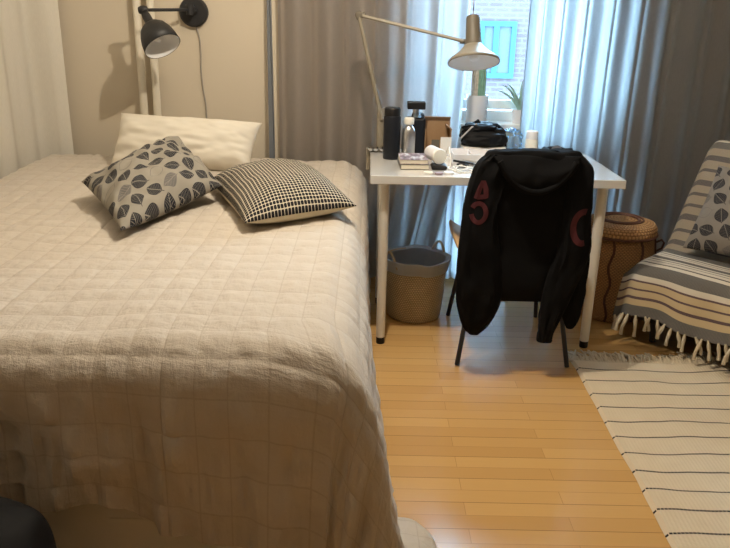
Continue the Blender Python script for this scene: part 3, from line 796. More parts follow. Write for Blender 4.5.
def blob(name, c, rad, mat, label, cat, seed=0, amp=.15, freq=2.5, sq=.8, n=36, parent=None, flat=True):
    """soft irregular lump resting on z = c.z"""
    U = np.linspace(0, 2*PI, n*2, endpoint=False); V = np.linspace(-PI/2+.02, PI/2-.02, n)
    UU, VV = np.meshgrid(U, V)
    sp_ = lambda t: np.sign(t)*np.abs(t)**sq
    x = sp_(np.cos(VV))*sp_(np.cos(UU)); y = sp_(np.cos(VV))*sp_(np.sin(UU)); z = sp_(np.sin(VV))
    k = 1 + amp*vnoise(x*freq+y*1.1*freq+seed, z*freq+y*freq, seed) + amp*.6*vnoise(x*freq*2.3, y*freq*2.1+z*freq*2.7, seed+3)
    P = np.stack([c[0]+rad[0]*x*k, c[1]+rad[1]*y*k, c[2]+rad[2]*(z*k)], -1)
    P[..., 2] = np.maximum(P[..., 2], c[2]-rad[2]*.82)
    P[..., 2] += (c[2] - P[..., 2].min())
    mb = MB(); mb.grid(P, np.stack([UU*.1, VV*.1], -1), closed=True)
    nn = len(P.reshape(-1,3)); w = n*2
    mb.f.append(tuple(range(w-1,-1,-1))); mb.mi.append(0); mb.sm.append(True)
    mb.f.append(tuple(range(nn-w, nn))); mb.mi.append(0); mb.sm.append(True)
    o = mb.build(name, mat, parent)
    if label: tag(o, label, cat)
    return o
# white organiser tray and its clutter, black bag on top
tr = thing('organiser_tray', 'white plastic organiser tray under the black bag', 'tray', (.475, 3.23, T))
MB().box((.36,3.155,T),(.60,3.31,T+.004)).box((.36,3.155,T+.004),(.60,3.159,T+.045)).box((.36,3.306,T+.004),(.60,3.31,T+.045)).box((.36,3.159,T+.004),(.364,3.306,T+.045)).box((.596,3.159,T+.004),(.60,3.306,T+.045)).box((.44,3.159,T+.004),(.443,3.306,T+.042)).box((.52,3.159,T+.004),(.523,3.306,T+.042)).build('tray', M['pot_white'], tr, bevel=.002)
hb = thing('handbag', 'crumpled black bag with strap lying in front of the window', 'bag', (.52, 3.39, T))
bl = blob('bag_body', (.515, 3.395, T+.0455), (.105,.065,.042), M['bag_black'], None, None, seed=5, amp=.12, freq=1.5, sq=.75, parent=hb)
blob('bag_flap', (.50, 3.40, T+.105), (.075,.05,.024), M['bag_black'], None, None, seed=9, amp=.16, freq=1.6, parent=hb)
MB().tube([at(u,v,3.40) for u,v in ((471,136),(480,138),(490,140),(500,144),(506,148))], .0045, 8).tube([at(u,v,3.36) for u,v in ((461,138),(466,133),(472,127),(477,124))], .004, 8).build('piping', M['bag_trim'], hb)
MB().tube([at(u,v,3.42) for u,v in ((486,128),(491,124),(497,125),(503,130),(505,137),(505,147),(507,152))], .0075, 10).build('strap', M['bag_black'], hb)
MB().box((.425,3.392,T+.118),(.505,3.402,T+.142), Matrix.Rotation(-.62,3,'Y')).build('flap_edge', M['bag_black'], hb, bevel=.003)
# the bag is propped by a flat stack behind it
sb = tag(MB().box((.425,3.345,T),(.615,3.45,T+.044)).build('storage_box', M['card_white'], bevel=.004), 'flat white box under the black bag', 'box')
# white cables
def cable(pts, r, mat, label, name='cable'):
    P = [Vector(p) for p in pts]; out = []
    for i in range(len(P)-1):
        p0, p1, p2, p3 = P[max(i-1,0)], P[i], P[i+1], P[min(i+2,len(P)-1)]
        for k in range(6):
            t = k/6
            out.append(.5*((2*p1)+(p2-p0)*t+(2*p0-5*p1+4*p2-p3)*t*t+(3*p1-p0-3*p2+p3)*t**3))
    out.append(P[-1])
    for q_ in out: q_.z = max(q_.z, T+r)
    return tag(MB().tube(out, r, 8).build(name, mat), label, 'cable', 'cables on the desk')
cable([(.345,3.02,T),(.385,2.985,T),(.43,3.0,T),(.40,3.06,T+.012),(.352,3.05,T+.014),(.37,2.99,T+.010),(.42,3.03,T+.012),(.445,3.08,T),(.39,3.10,T+.01),(.36,3.05,T),(.37,2.96,T)], .0028, M['cable_white'], 'white cable coiled at the front of the desk beside the tub')
cable([(.385,3.345,T),(.345,3.30,T+.02),(.352,3.26,T+.055),(.350,3.22,T+.05),(.352,3.17,T+.02),(.345,3.11,T),(.335,3.05,T),(.39,2.975,T)], .003, M['cable_white'], 'white cable looping up beside the cardboard box')
cable([(.41,3.13,T),(.44,3.10,T+.01),(.50,3.06,T+.004),(.53,3.02,T),(.47,2.99,T),(.42,2.955,T)], .003, M['cord_grey'], 'grey cable running across the desk towards the hoodie')
# pens and chargers in front of the tray
for x, y, a_, m_, lab in ((.40,3.11,-.7,M['black_plastic'],'black pen lying in the cables in front of the tray'),
                          (.445,3.125,-.45,M['steel'],'silver pen lying in front of the white tray')):
    p0 = Vector((x-.05*math.cos(a_), y-.05*math.sin(a_), T+.0205)); p1 = Vector((x+.05*math.cos(a_), y+.05*math.sin(a_), T+.0195))
    pr = thing('pen', lab, 'pen', ((p0+p1)/2).to_tuple()[:2] + (T+.012,), 'pens')
    MB().tube([p0, p1], .0048, 10).build('barrel', m_, pr); MB().tube([p1, p1+(p1-p0)*.12], [.0046,.001], 10).build('tip', M['grey_plastic'], pr)
chg = thing('charger', 'black charger block among the cables', 'charger', (.405, 3.075, T))
MB().box((.375,3.10,T), (.42,3.13,T+.014), rotz(-.6)).build('block', M['black_plastic'], chg, bevel=.003)
cl2 = MB().box((.445,3.05,T), (.50,3.10,T+.012), rotz(.4)).build('wallet', M['blue_sheet'], bevel=.003); tag(cl2, 'pale blue packet lying beside the cables at the chair back', 'packet')
# clear bag, blue sheet, white jar, black clip-on things, pen at the right
blob('plastic_bag', (.652, 3.455, T), (.052,.036,.062), M['clear'], 'clear crumpled plastic bag standing by the window gap', 'bag', seed=21, amp=.14, freq=3)
tag(MB().box((.60,3.38,T),(.69,3.415,T+.002), rotz(.15)).build('paper_sheet', M['blue_sheet']), 'pale blue sheet lying beside the white jar', 'paper')
jar = thing('lotion_bottle', 'white pump-less lotion bottle standing behind the hoodie', 'bottle', (.745, 3.44, T))
MB().lathe([(.026,0),(.029,.004),(.029,.068),(.027,.072),(0,.072)], (.745,3.44,T), n=26).build('body', M['cap_white'], jar)
MB().lathe([(0,.0725),(.026,.0725),(.027,.075),(.027,.104),(.024,.108),(0,.108)], (.745,3.44,T), n=26).build('cap', M['pot_white'], jar)
sg = thing('headphones', 'folded black headphones lying at the right back of the desk', 'headphones', (.865, 3.455, T))
band = [Vector((.80+.13*k/12, 3.475+.012*math.sin(k/12*PI), T+.012+.016*math.sin(k/12*PI))) for k in range(13)]
MB().tube(band, .007, 8).build('headband', M['black_plastic'], sg)
MB().lathe([(0,-.011),(.020,-.010),(.023,0),(.020,.010),(0,.011)], (.815,3.445,T+.018), (.35,-.3,.9), 20).build('ear_cup', M['black_plastic'], sg)
MB().lathe([(0,-.013),(.021,-.012),(.025,0),(.021,.012),(0,.013)], (.862,3.44,T+.022), (-.3,-.5,.8), 20).build('ear_cup', M['grey_plastic'], sg)
MB().tube([(.88,3.44,T+.016),(.935,3.45,T+.020)], .014, 12).build('hinge_arm', M['black_plastic'], sg)
pn = thing('pen', 'black pen on the desk poking out right of the hoodie', 'pen', (.93, 3.18, T), 'pens')
MB().tube([(.83,3.16,T+.005),(.935,3.195,T+.005)], .0045, 10).build('barrel', M['black_plastic'], pn); MB().tube([(.935,3.195,T+.005),(.95,3.20,T+.005)], [.0042,.001], 8).build('tip', M['grey_plastic'], pn)

# ------------------------------------------------------------------ plants on the sill
pl = thing('potted_cactus', 'green cactus in a tall white pot on the window sill behind the lamp', 'plant', (.548, 3.885, SILL))
SP = SILL+.0006
MB().lathe([(.050,0),(.052,.003),(.056,.135),(.056,.137),(.049,.137),(.048,.12),(0,.12)], (.548,3.885,SP), n=32).build('pot', M['pot_white'], pl)
MB().lathe([(0,.1195),(.047,.1205),(.047,.124),(0,.127)], (.548,3.885,SP), n=24).build('soil', M['stone'], pl)
def column(x, y, h, r_, mat, nm):
    n_ = 36; rings = []
    for k in range(14):
        f = k/13; rr = r_*(1 if f < .8 else math.sqrt(max(.02, 1-((f-.8)/.2)**2)))
        rings.append([(x+rr*(1+.14*math.cos(9*2*PI*j/n_))*math.cos(2*PI*j/n_), y+rr*(1+.14*math.cos(9*2*PI*j/n_))*math.sin(2*PI*j/n_), SP+.124+h*f) for j in range(n_)])
    return MB().loft(rings).build(nm, mat, pl)
column(.566,3.875,.15,.017,M['cactus'],'cactus_stem'); column(.532,3.883,.17,.016,M['cactus_pale'],'cactus_stem')['label'] = 'pale spiny stem'; column(.548,3.905,.12,.014,M['cactus'],'cactus_stem')
pa = thing('potted_aloe', 'spiky green aloe in a small pot at the right of the window gap', 'plant', (.765, 3.885, SILL))
MB().lathe([(.030,0),(.040,.07),(.041,.07),(.036,.07),(.035,.06),(0,.06)], (.765,3.885,SP), n=24).build('pot', M['pot_white'], pa)
for k, (ang, ln, lift) in enumerate(((2.9,.12,.10),(3.3,.10,.13),(2.4,.09,.13),(3.9,.08,.10),(.4,.07,.12),(1.4,.04,.15),(5.2,.07,.12))):
    d2 = Vector((math.cos(ang), math.sin(ang)*.5, 0)); p0 = Vector((.765,3.885,SP+.06))
    pts = [p0 + d2*ln*t*t**.3 + Vector((0,0,lift*(1-(1-t)**1.6))) for t in (0,.2,.4,.6,.8,1)]
    MB().tube(pts, [.006,.008,.0075,.006,.004,.001], 8).build('leaf', M['leaf_green'], pa)

# ------------------------------------------------------------------ chair with hoodie
ch = thing('chair', 'black-legged plywood chair pushed up to the desk under the hoodie', 'chair', (.60, 3.02, 0))
CX = .60
seat = MB(); n_ = 24
U, V = np.meshgrid(np.linspace(-1,1,n_), np.linspace(-1,1,n_))
xx = CX + .240*U*(1-.06*(V>0)*V**2); yy = 3.02 + .225*V
zz = .445 + .050*np.abs(U)**3 - .012*(1-U**2) - .03*np.clip(V-.6,0,1)**1.5*2
seat.grid(np.stack([xx,yy,zz],-1), np.stack([xx,yy],-1)); seat.build('seat', M['plywood'], ch, solid=.012)
bkm = MB(); zz = np.linspace(0,1,16)
U, V = np.meshgrid(np.linspace(-1,1,n_), zz)
bkm.grid(np.stack([CX+(.145+.01*np.sin(V*PI))*U, 2.745-.035*V-.02*(1-U**2)+.012, .60+.255*V-.015*np.abs(U)**4*V],-1), np.stack([U*.2,V*.3],-1))
bkm.build('backrest', M['plywood'], ch, solid=.010)
for sx in (-1, 1):
    MB().tube([(CX+sx*.12,2.80,.435),(CX+sx*.13,2.768,.52),(CX+sx*.12,2.752,.64)], .009, 10).build('back_support', M['black_metal'], ch)
    MB().tube([(CX+sx*.155,2.85,.43),(CX+sx*.222,2.757,.004)], .0095, 12).build('leg', M['black_metal'], ch)
    MB().tube([(CX+sx*.155,3.17,.43),(CX+sx*.206,3.292,.004)], .0095, 12).build('leg', M['black_metal'], ch)
MB().tube([(CX-.155,2.85,.428),(CX-.155,3.17,.428),(CX+.155,3.17,.428),(CX+.155,2.85,.428),(CX-.155,2.85,.428)], .009, 10).build('underframe', M['black_metal'], ch)

hd = thing('hoodie', 'black hoodie with dark red print on the sleeves hung over the chair back', 'hoodie', (.60, 2.70, .16))
def ell_loft(secs, n=40, seed=0, wr=.007, sq=.75):
    """secs: (cx, cy, cz, half width, half depth); soft folded cloth tube along them"""
    secs = np.array(secs, float); m_ = len(secs)
    t = np.linspace(0, m_-1, m_*5); i = np.arange(m_)
    # smooth interpolation
    def cat(c):
        out = []
        for tv in t:
            k = min(int(tv), m_-2); f = tv-k
            p0, p1, p2, p3 = c[max(k-1,0)], c[k], c[k+1], c[min(k+2,m_-1)]
            out.append(.5*(2*p1+(p2-p0)*f+(2*p0-5*p1+4*p2-p3)*f*f+(3*p1-p0-3*p2+p3)*f**3))
        return np.array(out)
    C = np.stack([cat(secs[:,k]) for k in range(5)], -1)
    th_ = np.linspace(0, 2*PI, n, endpoint=False)
    sp_ = lambda x: np.sign(x)*np.abs(x)**sq
    P = np.zeros((len(t), n, 3))
    for r_ in range(len(t)):
        w = wr*(vnoise(th_*3+r_*.06, np.full(n, r_*.16), seed) + .8*vnoise(np.cos(th_)*5, np.sin(th_)*2+r_*.32, seed+1))
        P[r_,:,0] = C[r_,0] + (C[r_,3]+w*.5)*sp_(np.cos(th_))
        P[r_,:,1] = C[r_,1] + (C[r_,4]+w)*sp_(np.sin(th_))
        P[r_,:,2] = C[r_,2] + .4*w
    return P
def add_loft(mb, P):
    mb.loft([[tuple(p) for p in r] for r in P])
    return mb
# body: front of the loft is the side towards the camera
bodyP = ell_loft([(.600,2.708,.886,.140,.020),(.600,2.708,.878,.168,.036),(.602,2.712,.84,.190,.050),(.603,2.716,.80,.200,.052),(.602,2.725,.72,.205,.056),(.602,2.728,.62,.20,.058),(.604,2.728,.50,.185,.055),(.606,2.722,.40,.165,.050),(.606,2.718,.335,.150,.045),(.606,2.716,.312,.143,.036)], 56, 3, .008, .7)
add_loft(MB(), bodyP).build('torso', M['black_fabric'], hd)
LS = ell_loft([(.475,2.703,.868,.040,.026),(.450,2.700,.82,.062,.040),(.428,2.698,.72,.066,.044),(.418,2.695,.62,.066,.046),(.424,2.69,.52,.078,.048),(.432,2.688,.42,.086,.046),(.436,2.686,.33,.086,.042),(.434,2.684,.26,.072,.036),(.424,2.684,.205,.045,.03),(.424,2.684,.175,.018,.018)], 44, 13, .009, .8)
lsm = add_loft(MB(), LS); ls = lsm.build('sleeve', M['black_fabric'], hd)
RS = ell_loft([(.732,2.705,.870,.042,.026),(.760,2.705,.82,.056,.038),(.768,2.703,.72,.056,.042),(.768,2.700,.62,.060,.044),(.772,2.692,.52,.066,.046),(.748,2.684,.42,.062,.042),(.722,2.676,.32,.050,.036),(.706,2.670,.24,.038,.028),(.700,2.668,.185,.029,.022),(.697,2.668,.155,.029,.020)], 44, 23, .007, .8)
rsm = add_loft(MB(), RS); rs = rsm.build('sleeve', M['black_fabric'], hd)
FP = ell_loft([(.790,2.735,.80,.030,.03),(.800,2.735,.66,.032,.034),(.800,2.735,.5,.045,.036),(.798,2.735,.38,.055,.036),(.798,2.735,.29,.050,.030),(.808,2.735,.22,.030,.024),(.806,2.735,.185,.012,.014)], 32, 33, .007, .8)
add_loft(MB(), FP).build('front_panel', M['black_fabric'], hd)
# hood hanging over the back: a thick U-shaped fold
U, V = np.meshgrid(np.linspace(-1,1,40), np.linspace(0,1,24))
hz = .872 - (.055 + .085*(1-np.abs(U)**2.2))*V
hx = .605 + U*(.155 - .02*V)
hy = 2.672 - .030*np.sin(V*PI*.9)**.8*(1-np.abs(U)**4*.6) - .012*V + .006*vnoise(U*4, V*4, 61)
hood = MB(); hood.grid(np.stack([hx,hy,hz],-1), np.stack([U*.2,V*.2],-1))
hood.build('hood', M['black_fabric'], hd, solid=.018)
rim = [(.605+u_*.135, 2.650-.012*(1-abs(u_)**2), .852-.105*(1-abs(u_)**2.2)) for u_ in np.linspace(-1,1,21)]
MB().tube(rim, .011, 10).build('hood_edge', M['black_fabric'], hd)
# printed characters laid onto the sleeve cloth
def printed(mb_src, strokes, width, name, lab):
    bv = BVHTree.FromPolygons([Vector(v) for v in mb_src.v], mb_src.f)
    mb = MB()
    for st in strokes:
        pts = np.array(st, float)
        dl_ = np.r_[0, np.cumsum(np.hypot(*np.diff(pts, axis=0).T))]
        ts = np.linspace(0, dl_[-1], max(6, int(dl_[-1]/.004)))
        xs = np.interp(ts, dl_, pts[:,0]); zs_ = np.interp(ts, dl_, pts[:,1])
        gx, gz = np.gradient(xs), np.gradient(zs_); g = np.hypot(gx, gz)+1e-9
        P = np.zeros((len(ts), 5, 3))
        for i in range(len(ts)):
            for j, w in enumerate(np.linspace(-.5,.5,5)):
                x_, z_ = xs[i]-gz[i]/g[i]*width*w, zs_[i]+gx[i]/g[i]*width*w
                hit = bv.ray_cast(Vector((x_, 2.0, z_)), Vector((0,1,0)))
                y_ = hit[0].y-.0022 if hit[0] is not None else P[i,max(j-1,0),1] or 2.68
                P[i,j] = (x_, y_, z_)
        mb.grid(P)
    o = mb.build(name, M['red_print'], hd); o['label'] = lab
def arcp(cx, cz, rx, rz, a0, a1, n=24):
    return [(cx+rx*math.cos(math.radians(a0+(a1-a0)*k/n)), cz+rz*math.sin(math.radians(a0+(a1-a0)*k/n))) for k in range(n+1)]
sc_ = [(.428,.775),(.402,.745),(.392,.705)] + arcp(.405,.672,.030,.036,120,-190)
printed(lsm, [[(.395,.712),(.408,.755),(.418,.776),(.428,.750),(.430,.722),(.402,.718)], arcp(.407,.662,.026,.034,150,-170)], .017, 'sleeve_print', 'dark red letters on the left sleeve')
printed(rsm, [arcp(.790,.615,.036,.058,75,285)], .023, 'sleeve_print', 'dark red letter C on the right sleeve')

# ------------------------------------------------------------------ laundry basket
bk = thing('laundry_basket', 'round woven basket with plastic liner under the left end of the desk', 'basket', (.232, 3.30, 0))
bc_ = Vector((.232, 3.30, 0))
n_ = 72; prof = [(.118,.002),(.124,.010),(.130,.06),(.137,.14),(.143,.22),(.146,.275)]
rings = np.array([[(bc_.x+r_*math.cos(2*PI*j/n_), bc_.y+r_*math.sin(2*PI*j/n_), z) for j in range(n_+1)] for r_, z in prof])
uvb = np.array([[(j/n_*.86, z) for j in range(n_+1)] for r_, z in prof])
wb_ = MB().grid(rings, uvb); wb_.build('basket_wall', M['seagrass'], bk, solid=.006)
MB().lathe([(0,.002),(.117,.002),(.117,.008),(0,.008)], bc_, n=40).build('basket_bottom', M['seagrass_rim'], bk)
MB().tube([(bc_.x+.146*math.cos(t), bc_.y+.146*math.sin(t), .277) for t in np.linspace(0,2*PI,49)], .008, 8).build('rim', M['seagrass_rim'], bk)
for sx in (-1, 1):
    pts = [(bc_.x+sx*.150*math.cos(t_h), bc_.y+.150*math.sin(t_h)*(1 if sx>0 else -1), .262+.07*math.sin((k+.0)/10*PI)) for k, t_h in enumerate(np.linspace(.35,1.05,11) if sx > 0 else np.linspace(.25,.95,11))]
    MB().tube(pts, .006, 8).build('handle', M['seagrass_rim'], bk)
Un, Vn = np.meshgrid(np.linspace(0,2*PI,65), np.linspace(0,1,20))
rl = np.where(Vn < .3, .158 - .02*np.abs(Vn-.15)/.15*.5, .146-.02*(Vn-.3)) + .005*vnoise(np.cos(Un)*5, np.sin(Un)*5+Vn*3, 71)
rl = np.where(Vn >= .3, np.minimum(rl, .136-.016*(Vn-.3)/.7), rl)
zl = np.where(Vn < .15, .235+.055*(Vn/.15), np.where(Vn < .3, .292, .29-.22*(Vn-.3)/.7)) + .006*vnoise(np.cos(Un)*3, np.sin(Un)*3, 72)*(Vn<.5)
MB().grid(np.stack([bc_.x+rl*np.cos(Un), bc_.y+rl*np.sin(Un), zl],-1)).build('liner', M['liner'], bk)['label'] = 'blue-grey plastic liner folded over the rim'
Un, Vn = np.meshgrid(np.linspace(0,2*PI,49), np.linspace(0,1,10))
MB().grid(np.stack([bc_.x+.112*Vn*np.cos(Un), bc_.y+.112*Vn*np.sin(Un), .17+.035*vnoise(np.cos(Un)*3*Vn, np.sin(Un)*3*Vn, 75)*(1-Vn**4)],-1)).build('liner_contents', M['liner'], bk)

# ------------------------------------------------------------------ wicker hamper
wk = thing('wicker_hamper', 'brown lidded wicker hamper between the desk and the armchair', 'hamper', (1.175, 3.38, 0))
wc = Vector((1.175, 3.38, 0))
prof = [(.150,.003),(.158,.02),(.166,.10),(.172,.20),(.170,.30),(.160,.375),(.152,.405)]
rings = np.array([[(wc.x+r_*math.cos(2*PI*j/n_), wc.y+r_*math.sin(2*PI*j/n_), z) for j in range(n_+1)] for r_, z in prof])
MB().grid(rings, np.array([[(j/n_*1.05, z) for j in range(n_+1)] for r_, z in prof])).build('hamper_wall', M['wicker'], wk, solid=.006)
MB().lathe([(0,.003),(.15,.003),(.15,.010),(0,.010)], wc, n=40).build('hamper_bottom', M['wicker_dark'], wk)
lidp = [(.163,.402),(.167,.410),(.166,.435),(.155,.452),(.115,.462),(.085,.463),(.080,.458),(.06,.466),(.001,.470)]
rings = np.array([[(wc.x+r_*math.cos(2*PI*j/n_), wc.y+r_*math.sin(2*PI*j/n_), z) for j in range(n_+1)] for r_, z in lidp])
ld = MB().grid(rings, np.array([[(j/n_*1.0, .5*(.17-r_)+z*.4) for j in range(n_+1)] for r_, z in lidp])).build('lid', M['wicker'], wk)
for r_, z, t_w in ((.166,.404,.007),(.100,.466,.005),(.083,.464,.006)):
    MB().tube([(wc.x+r_*math.cos(t), wc.y+r_*math.sin(t), z) for t in np.linspace(0,2*PI,49)], t_w, 8).build('braid', M['wicker_dark'], ld)
for ang in (-2.0, -1.2, -.3):
    rr = lambda z: np.interp(z, [p[1] for p in prof], [p[0] for p in prof])+.003
    MB().tube([(wc.x+rr(z)*math.cos(ang+.05*math.sin(z*40)), wc.y+rr(z)*math.sin(ang+.05*math.sin(z*40)), z) for z in np.linspace(.01,.40,14)], .006, 8).build('strut', M['wicker_dark'], wk)
MB().tube([(wc.x+.172,wc.y-.02,.36),(wc.x+.192,wc.y-.03,.375),(wc.x+.205,wc.y-.03,.36),(wc.x+.195,wc.y-.035,.335),(wc.x+.172,wc.y-.03,.32)], .005, 8).build('handle', M['wicker_dark'], wk)

# ------------------------------------------------------------------ armchair, throw and cushion
e_ = Vector((.695,-.719,0)); g_ = Vector((.719,.695,0))          # along the front edge, and backwards
C0 = Vector((1.165,3.035,0))
ac = thing('armchair', 'low dark armchair by the right curtain under the striped throw', 'armchair', C0 + e_*.33 + g_*.35)
def obox(lo, hi):
    m3 = Matrix((e_, g_, Vector((0,0,1)))).transposed()
    vs = [C0 + m3 @ Vector((x, y, z)) for x, y, z in ((lo[0],lo[1],lo[2]),(hi[0],lo[1],lo[2]),(hi[0],hi[1],lo[2]),(lo[0],hi[1],lo[2]),(lo[0],lo[1],hi[2]),(hi[0],lo[1],hi[2]),(hi[0],hi[1],hi[2]),(lo[0],hi[1],hi[2]))]
    return vs
FC = [(0,3,2,1),(4,5,6,7),(0,1,5,4),(1,2,6,5),(2,3,7,6),(3,0,4,7)]
WCH = .66
MB().add(obox((.02,.02,.10),(WCH,.52,.22)), FC, smooth=False).build('seat_base', M['dark_uphol'], ac, bevel=.01)
MB().add(obox((.025,.025,.22),(WCH-.005,.50,.345)), FC, smooth=False).build('seat_cushion', M['dark_uphol'], ac, bevel=.03)
# reclined back
bv_ = []
for z, y0_, y1_ in ((.25,.335,.50),(.52,.44,.58),(.79,.60,.70)):
    bv_.append([C0+e_*.03+g_*y0_+Vector((0,0,z)), C0+e_*(WCH-.01)+g_*y0_+Vector((0,0,z)), C0+e_*(WCH-.01)+g_*y1_+Vector((0,0,z)), C0+e_*.03+g_*y1_+Vector((0,0,z))])
MB().loft(bv_).build('backrest', M['dark_uphol'], ac, bevel=.02)
for x in (.07, WCH-.05):
    for y in (.07, .46):
        p = C0+e_*x+g_*y
        MB().tube([(p.x,p.y,.003),(p.x,p.y,.10)], [.014,.02], 12).build('leg', M['black_metal'], ac)
# throw: profile over front, seat, back; u along the front edge, v from the front hem
tpts = [(-.055,.125),(-.035,.20),(-.014,.29),(.0,.335),(.03,.362),(.10,.366),(.20,.364),(.27,.366),(.315,.40),(.36,.46),(.43,.57),(.51,.68),(.565,.76),(.605,.81),(.66,.825),(.71,.80),(.72,.70),(.72,.45)]
tp = np.array(tpts); tl = np.r_[0, np.cumsum(np.hypot(*np.diff(tp, axis=0).T))]
nv, nu = 150, 120
vv_ = np.linspace(0, tl[-1], nv); uu_ = np.linspace(-.16, WCH+.05, nu)
Ug, Vg = np.meshgrid(uu_, vv_)
gy = np.interp(Vg, tl, tp[:,0]); gz = np.interp(Vg, tl, tp[:,1])
k_ = np.ones(9)/9
gy = np.apply_along_axis(lambda c: np.convolve(np.pad(c,4,'edge'), k_, 'valid'), 0, gy); gz = np.apply_along_axis(lambda c: np.convolve(np.pad(c,4,'edge'), k_, 'valid'), 0, gz)
# beyond the left edge (u<0) the cloth folds down the side
ov = np.maximum(-Ug, 0)*(1-.75*sstep(.36,.60,Vg))
Ug0 = Ug; Ug = np.where(Ug < 0, -ov, Ug)
fold = .04
side_drop = np.where(ov > 0, ov - .02*(1-np.exp(-ov/.02)), 0)
ux = np.where(Ug < 0, -.02*(1-np.exp(-ov/.02)) - ov*.42, Ug)
frontw = 1 - sstep(.16, .36, Vg)           # hanging front part: side piece fans out instead of dropping
gz2 = gz - side_drop*(1-frontw)*.9 - side_drop*frontw*.22
gy2 = gy + ov*frontw*.28
hang = sstep(.30,.0,Vg)
gy2 = gy2 - hang*(.010*np.sin(Ug*2*PI/.19+.6) + .006*vnoise(Ug*12, Vg*4, 81)) + .003*vnoise(Ug*8, Vg*8, 82)
gz2 = gz2 + .004*vnoise(Ug*7, Vg*7, 83) + hang*.012*np.sin(Ug*2*PI/.4)
base = np.array(C0)[None,None] + np.array(e_)[None,None]*ux[...,None] + np.array(g_)[None,None]*gy2[...,None]
base[...,2] = np.maximum(gz2, .03)
thr = thing('throw_blanket', 'striped cream and grey throw with tasselled hem over the armchair', 'blanket', C0 + e_*.3 + g_*.1 + Vector((0,0,.03)))
tm = MB().grid(base, np.stack([Ug0, Vg],-1)); tm.build('blanket_cloth', M['throw'], thr, solid=.005)
hem = base[0]
cum = np.r_[0, np.cumsum(np.linalg.norm(np.diff(hem, axis=0), axis=1))]
for k in range(26):
    c_ = (k+.5+random.uniform(-.25,.25))/26*cum[-1]
    p = Vector([np.interp(c_, cum, hem[:,i]) for i in range(3)])
    ln_ = random.uniform(.05,.088)
    ln_ = min(ln_, p.z-.012)
    dx_ = Vector((random.uniform(-.03,.03), random.uniform(-.02,.006), 0)) - g_*.006
    pts = [p+Vector((0,0,.006)), p+dx_*.4-Vector((0,0,ln_*.25)), p+dx_*.9-Vector((0,0,ln_*.6)), p+dx_-Vector((0,0,ln_))]
    MB().tube(pts, [.004,.0085,.0065,.0078], 8).build('tassel', M['tassel'], thr)
# leaf cushion leaning on the back
def ch_pt(u, y, z): return C0 + e_*u + g_*y + Vector((0,0,z))
cushion('throw_cushion', [ch_pt(.075,.215,.405), ch_pt(.52,.215,.405), ch_pt(.53,.44,.74), ch_pt(.085,.43,.74)], .12, [M['leaf_chair']],
        'grey leaf-print cushion leaning on the striped armchair', size=(.46,.46), seed=91, wr=.006, bulge_up=.6, pinch=.05)

# ------------------------------------------------------------------ rug
RX0, RX1, RY0, RY1 = .838, 2.35, .55, 2.80
rg = thing('rug', 'cream flatweave rug with thin black lines in front of the armchair', 'rug', ((RX0+RX1)/2, (RY0+RY1)/2, 0))
U, V = np.meshgrid(np.linspace(RX0, RX1, 150), np.linspace(RY0, RY1, 220))
eX = np.where(U < RX0+.3, .007*vnoise(np.zeros_like(V), V*7, 41)*(1-(U-RX0)/.3), 0) + (.012*sstep(2.2,2.8,V))*(U < 5)
Zr = .0095 + .0035*(1+vnoise(U*3, V*6, 42)) + .003*vnoise(U*9, V*14, 43)
edge_ = np.minimum(np.minimum(U-RX0, RX1-U), np.minimum(V-RY0, RY1-V))
Zr = np.where(edge_ < .001, .002, Zr)
eY = (.02*vnoise(U*4, np.zeros_like(U), 44))*sstep(2.5, 2.8, V)
MB().grid(np.stack([U+eX, V+eY, Zr],-1), np.stack([U, V-.0063+.05],-1)).build('rug_cloth', M['rug'], rg)
fr_ = MB()
for k in range(420):
    x = RX0 + .012 + (RX1-RX0-.014)*k/419
    y = RY1 + .02*float(vnoise(np.array([x*4.]), np.array([0.]), 44)[0])
    dx_, ln_ = random.uniform(-.035,.035), random.uniform(.05,.10)
    z_ = random.uniform(.004,.022)
    fr_.tube([(x,y-.006,.008),(x+dx_*.4,y+ln_*.4,z_+.004),(x+dx_,y+ln_,max(.004,z_-.006))], [.0042,.0048,.0034], 6)
f_o = fr_.build('fringe', M['rug_fringe'], rg); f_o['kind'] = 'stuff'

# ------------------------------------------------------------------ black bag at the foot of the bed
bg = thing('duffel_bag', 'black soft bag standing on the floor at the foot of the bed', 'bag', (-.93, 1.27, 0))
U = np.linspace(0, 2*PI, 72, endpoint=False); V = np.linspace(-PI/2+.02, PI/2-.02, 40)
UU, VV = np.meshgrid(U, V); sp_ = lambda t, e: np.sign(t)*np.abs(t)**e
kk = 1 + .02*vnoise(UU*3, VV*3, 55)
Pb = np.stack([-.93+.285*sp_(np.cos(VV),.42)*sp_(np.cos(UU),.45)*kk, 1.275+.115*sp_(np.cos(VV),.6)*sp_(np.sin(UU),.6)*kk, .185+.184*sp_(np.sin(VV),.45)*kk],-1)
Pb[...,2] = np.maximum(Pb[...,2], .002)
MB().grid(Pb, closed=True).build('bag_body', M['bag_black'], bg)

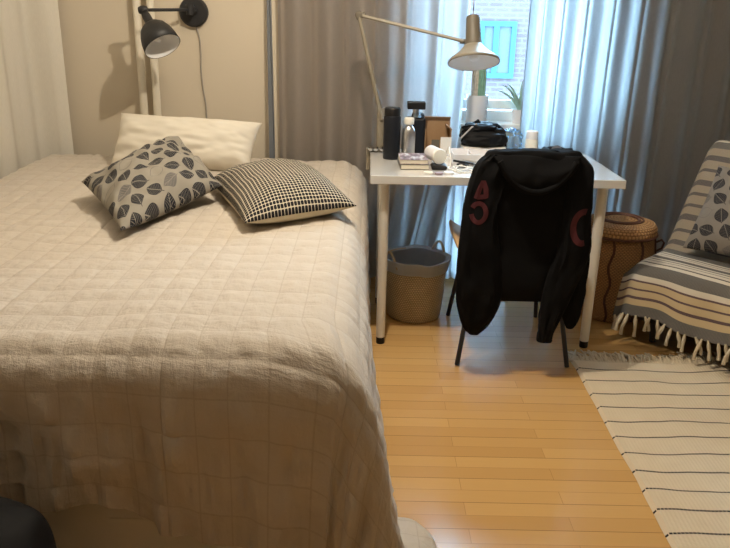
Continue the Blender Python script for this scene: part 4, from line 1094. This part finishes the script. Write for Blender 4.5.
# ------------------------------------------------------------------ light
w = bpy.data.worlds.new('sky'); S.world = w; w.use_nodes = True
bgN = w.node_tree.nodes['Background']; bgN.inputs[0].default_value = (.44,.72,1,1); bgN.inputs[1].default_value = 31.0
def lamp(name, typ, loc, energy, color, size=.1, rot=None, **kw):
    l = bpy.data.lights.new(name, typ); l.energy = energy; l.color = color
    if typ == 'AREA': l.shape = 'RECTANGLE'; l.size = size; l.size_y = kw.get('sy', size)
    else: l.shadow_soft_size = size
    o = bpy.data.objects.new(name, l); COL.objects.link(o); o.location = loc
    if rot: o.rotation_euler = rot
    return o
lamp('pendant_lamp', 'POINT', (.02, 2.38, 2.18), 58, (1,.875,.70), .022)
po = lamp('window_portal', 'AREA', ((WX0+WX1)/2, YB+.30, (WZ0+WZ1)/2), 1, (1,1,1), WX1-WX0, (-PI/2,0,0), sy=WZ1-WZ0)
po.data.cycles.is_portal = True
po2 = lamp('window_portal', 'AREA', ((LX0+LX1)/2, YB+.30, (LZ0+LZ1)/2), 1, (1,1,1), LX1-LX0, (-PI/2,0,0), sy=LZ1-LZ0)  # sky portal of the added low pane
po2.data.cycles.is_portal = True

# ------------------------------------------------------------------ camera
cd = bpy.data.cameras.new('camera'); cam = bpy.data.objects.new('camera', cd); COL.objects.link(cam)
cd.sensor_width = 36; cd.lens = F_PX/730*36; cd.sensor_fit = 'HORIZONTAL'; cd.clip_start = .02
cam.location = (0, 0, CAM_H)
R = Matrix.Rotation(PI/2 - PITCH, 3, 'X') @ Matrix.Rotation(ROLL, 3, 'Z')
cam.rotation_euler = R.to_euler()
S.camera = cam

S.view_settings.view_transform = 'Standard'; S.view_settings.look = 'None'
S.view_settings.gamma = 1; S.view_settings.exposure = .42; S.view_settings.use_curve_mapping = False
S.cycles.use_denoising = True
S.cycles.max_bounces = 8; S.cycles.diffuse_bounces = 5; S.cycles.transparent_max_bounces = 12
S.cycles.caustics_reflective = False; S.cycles.caustics_refractive = False
S.cycles.sample_clamp_indirect = 8
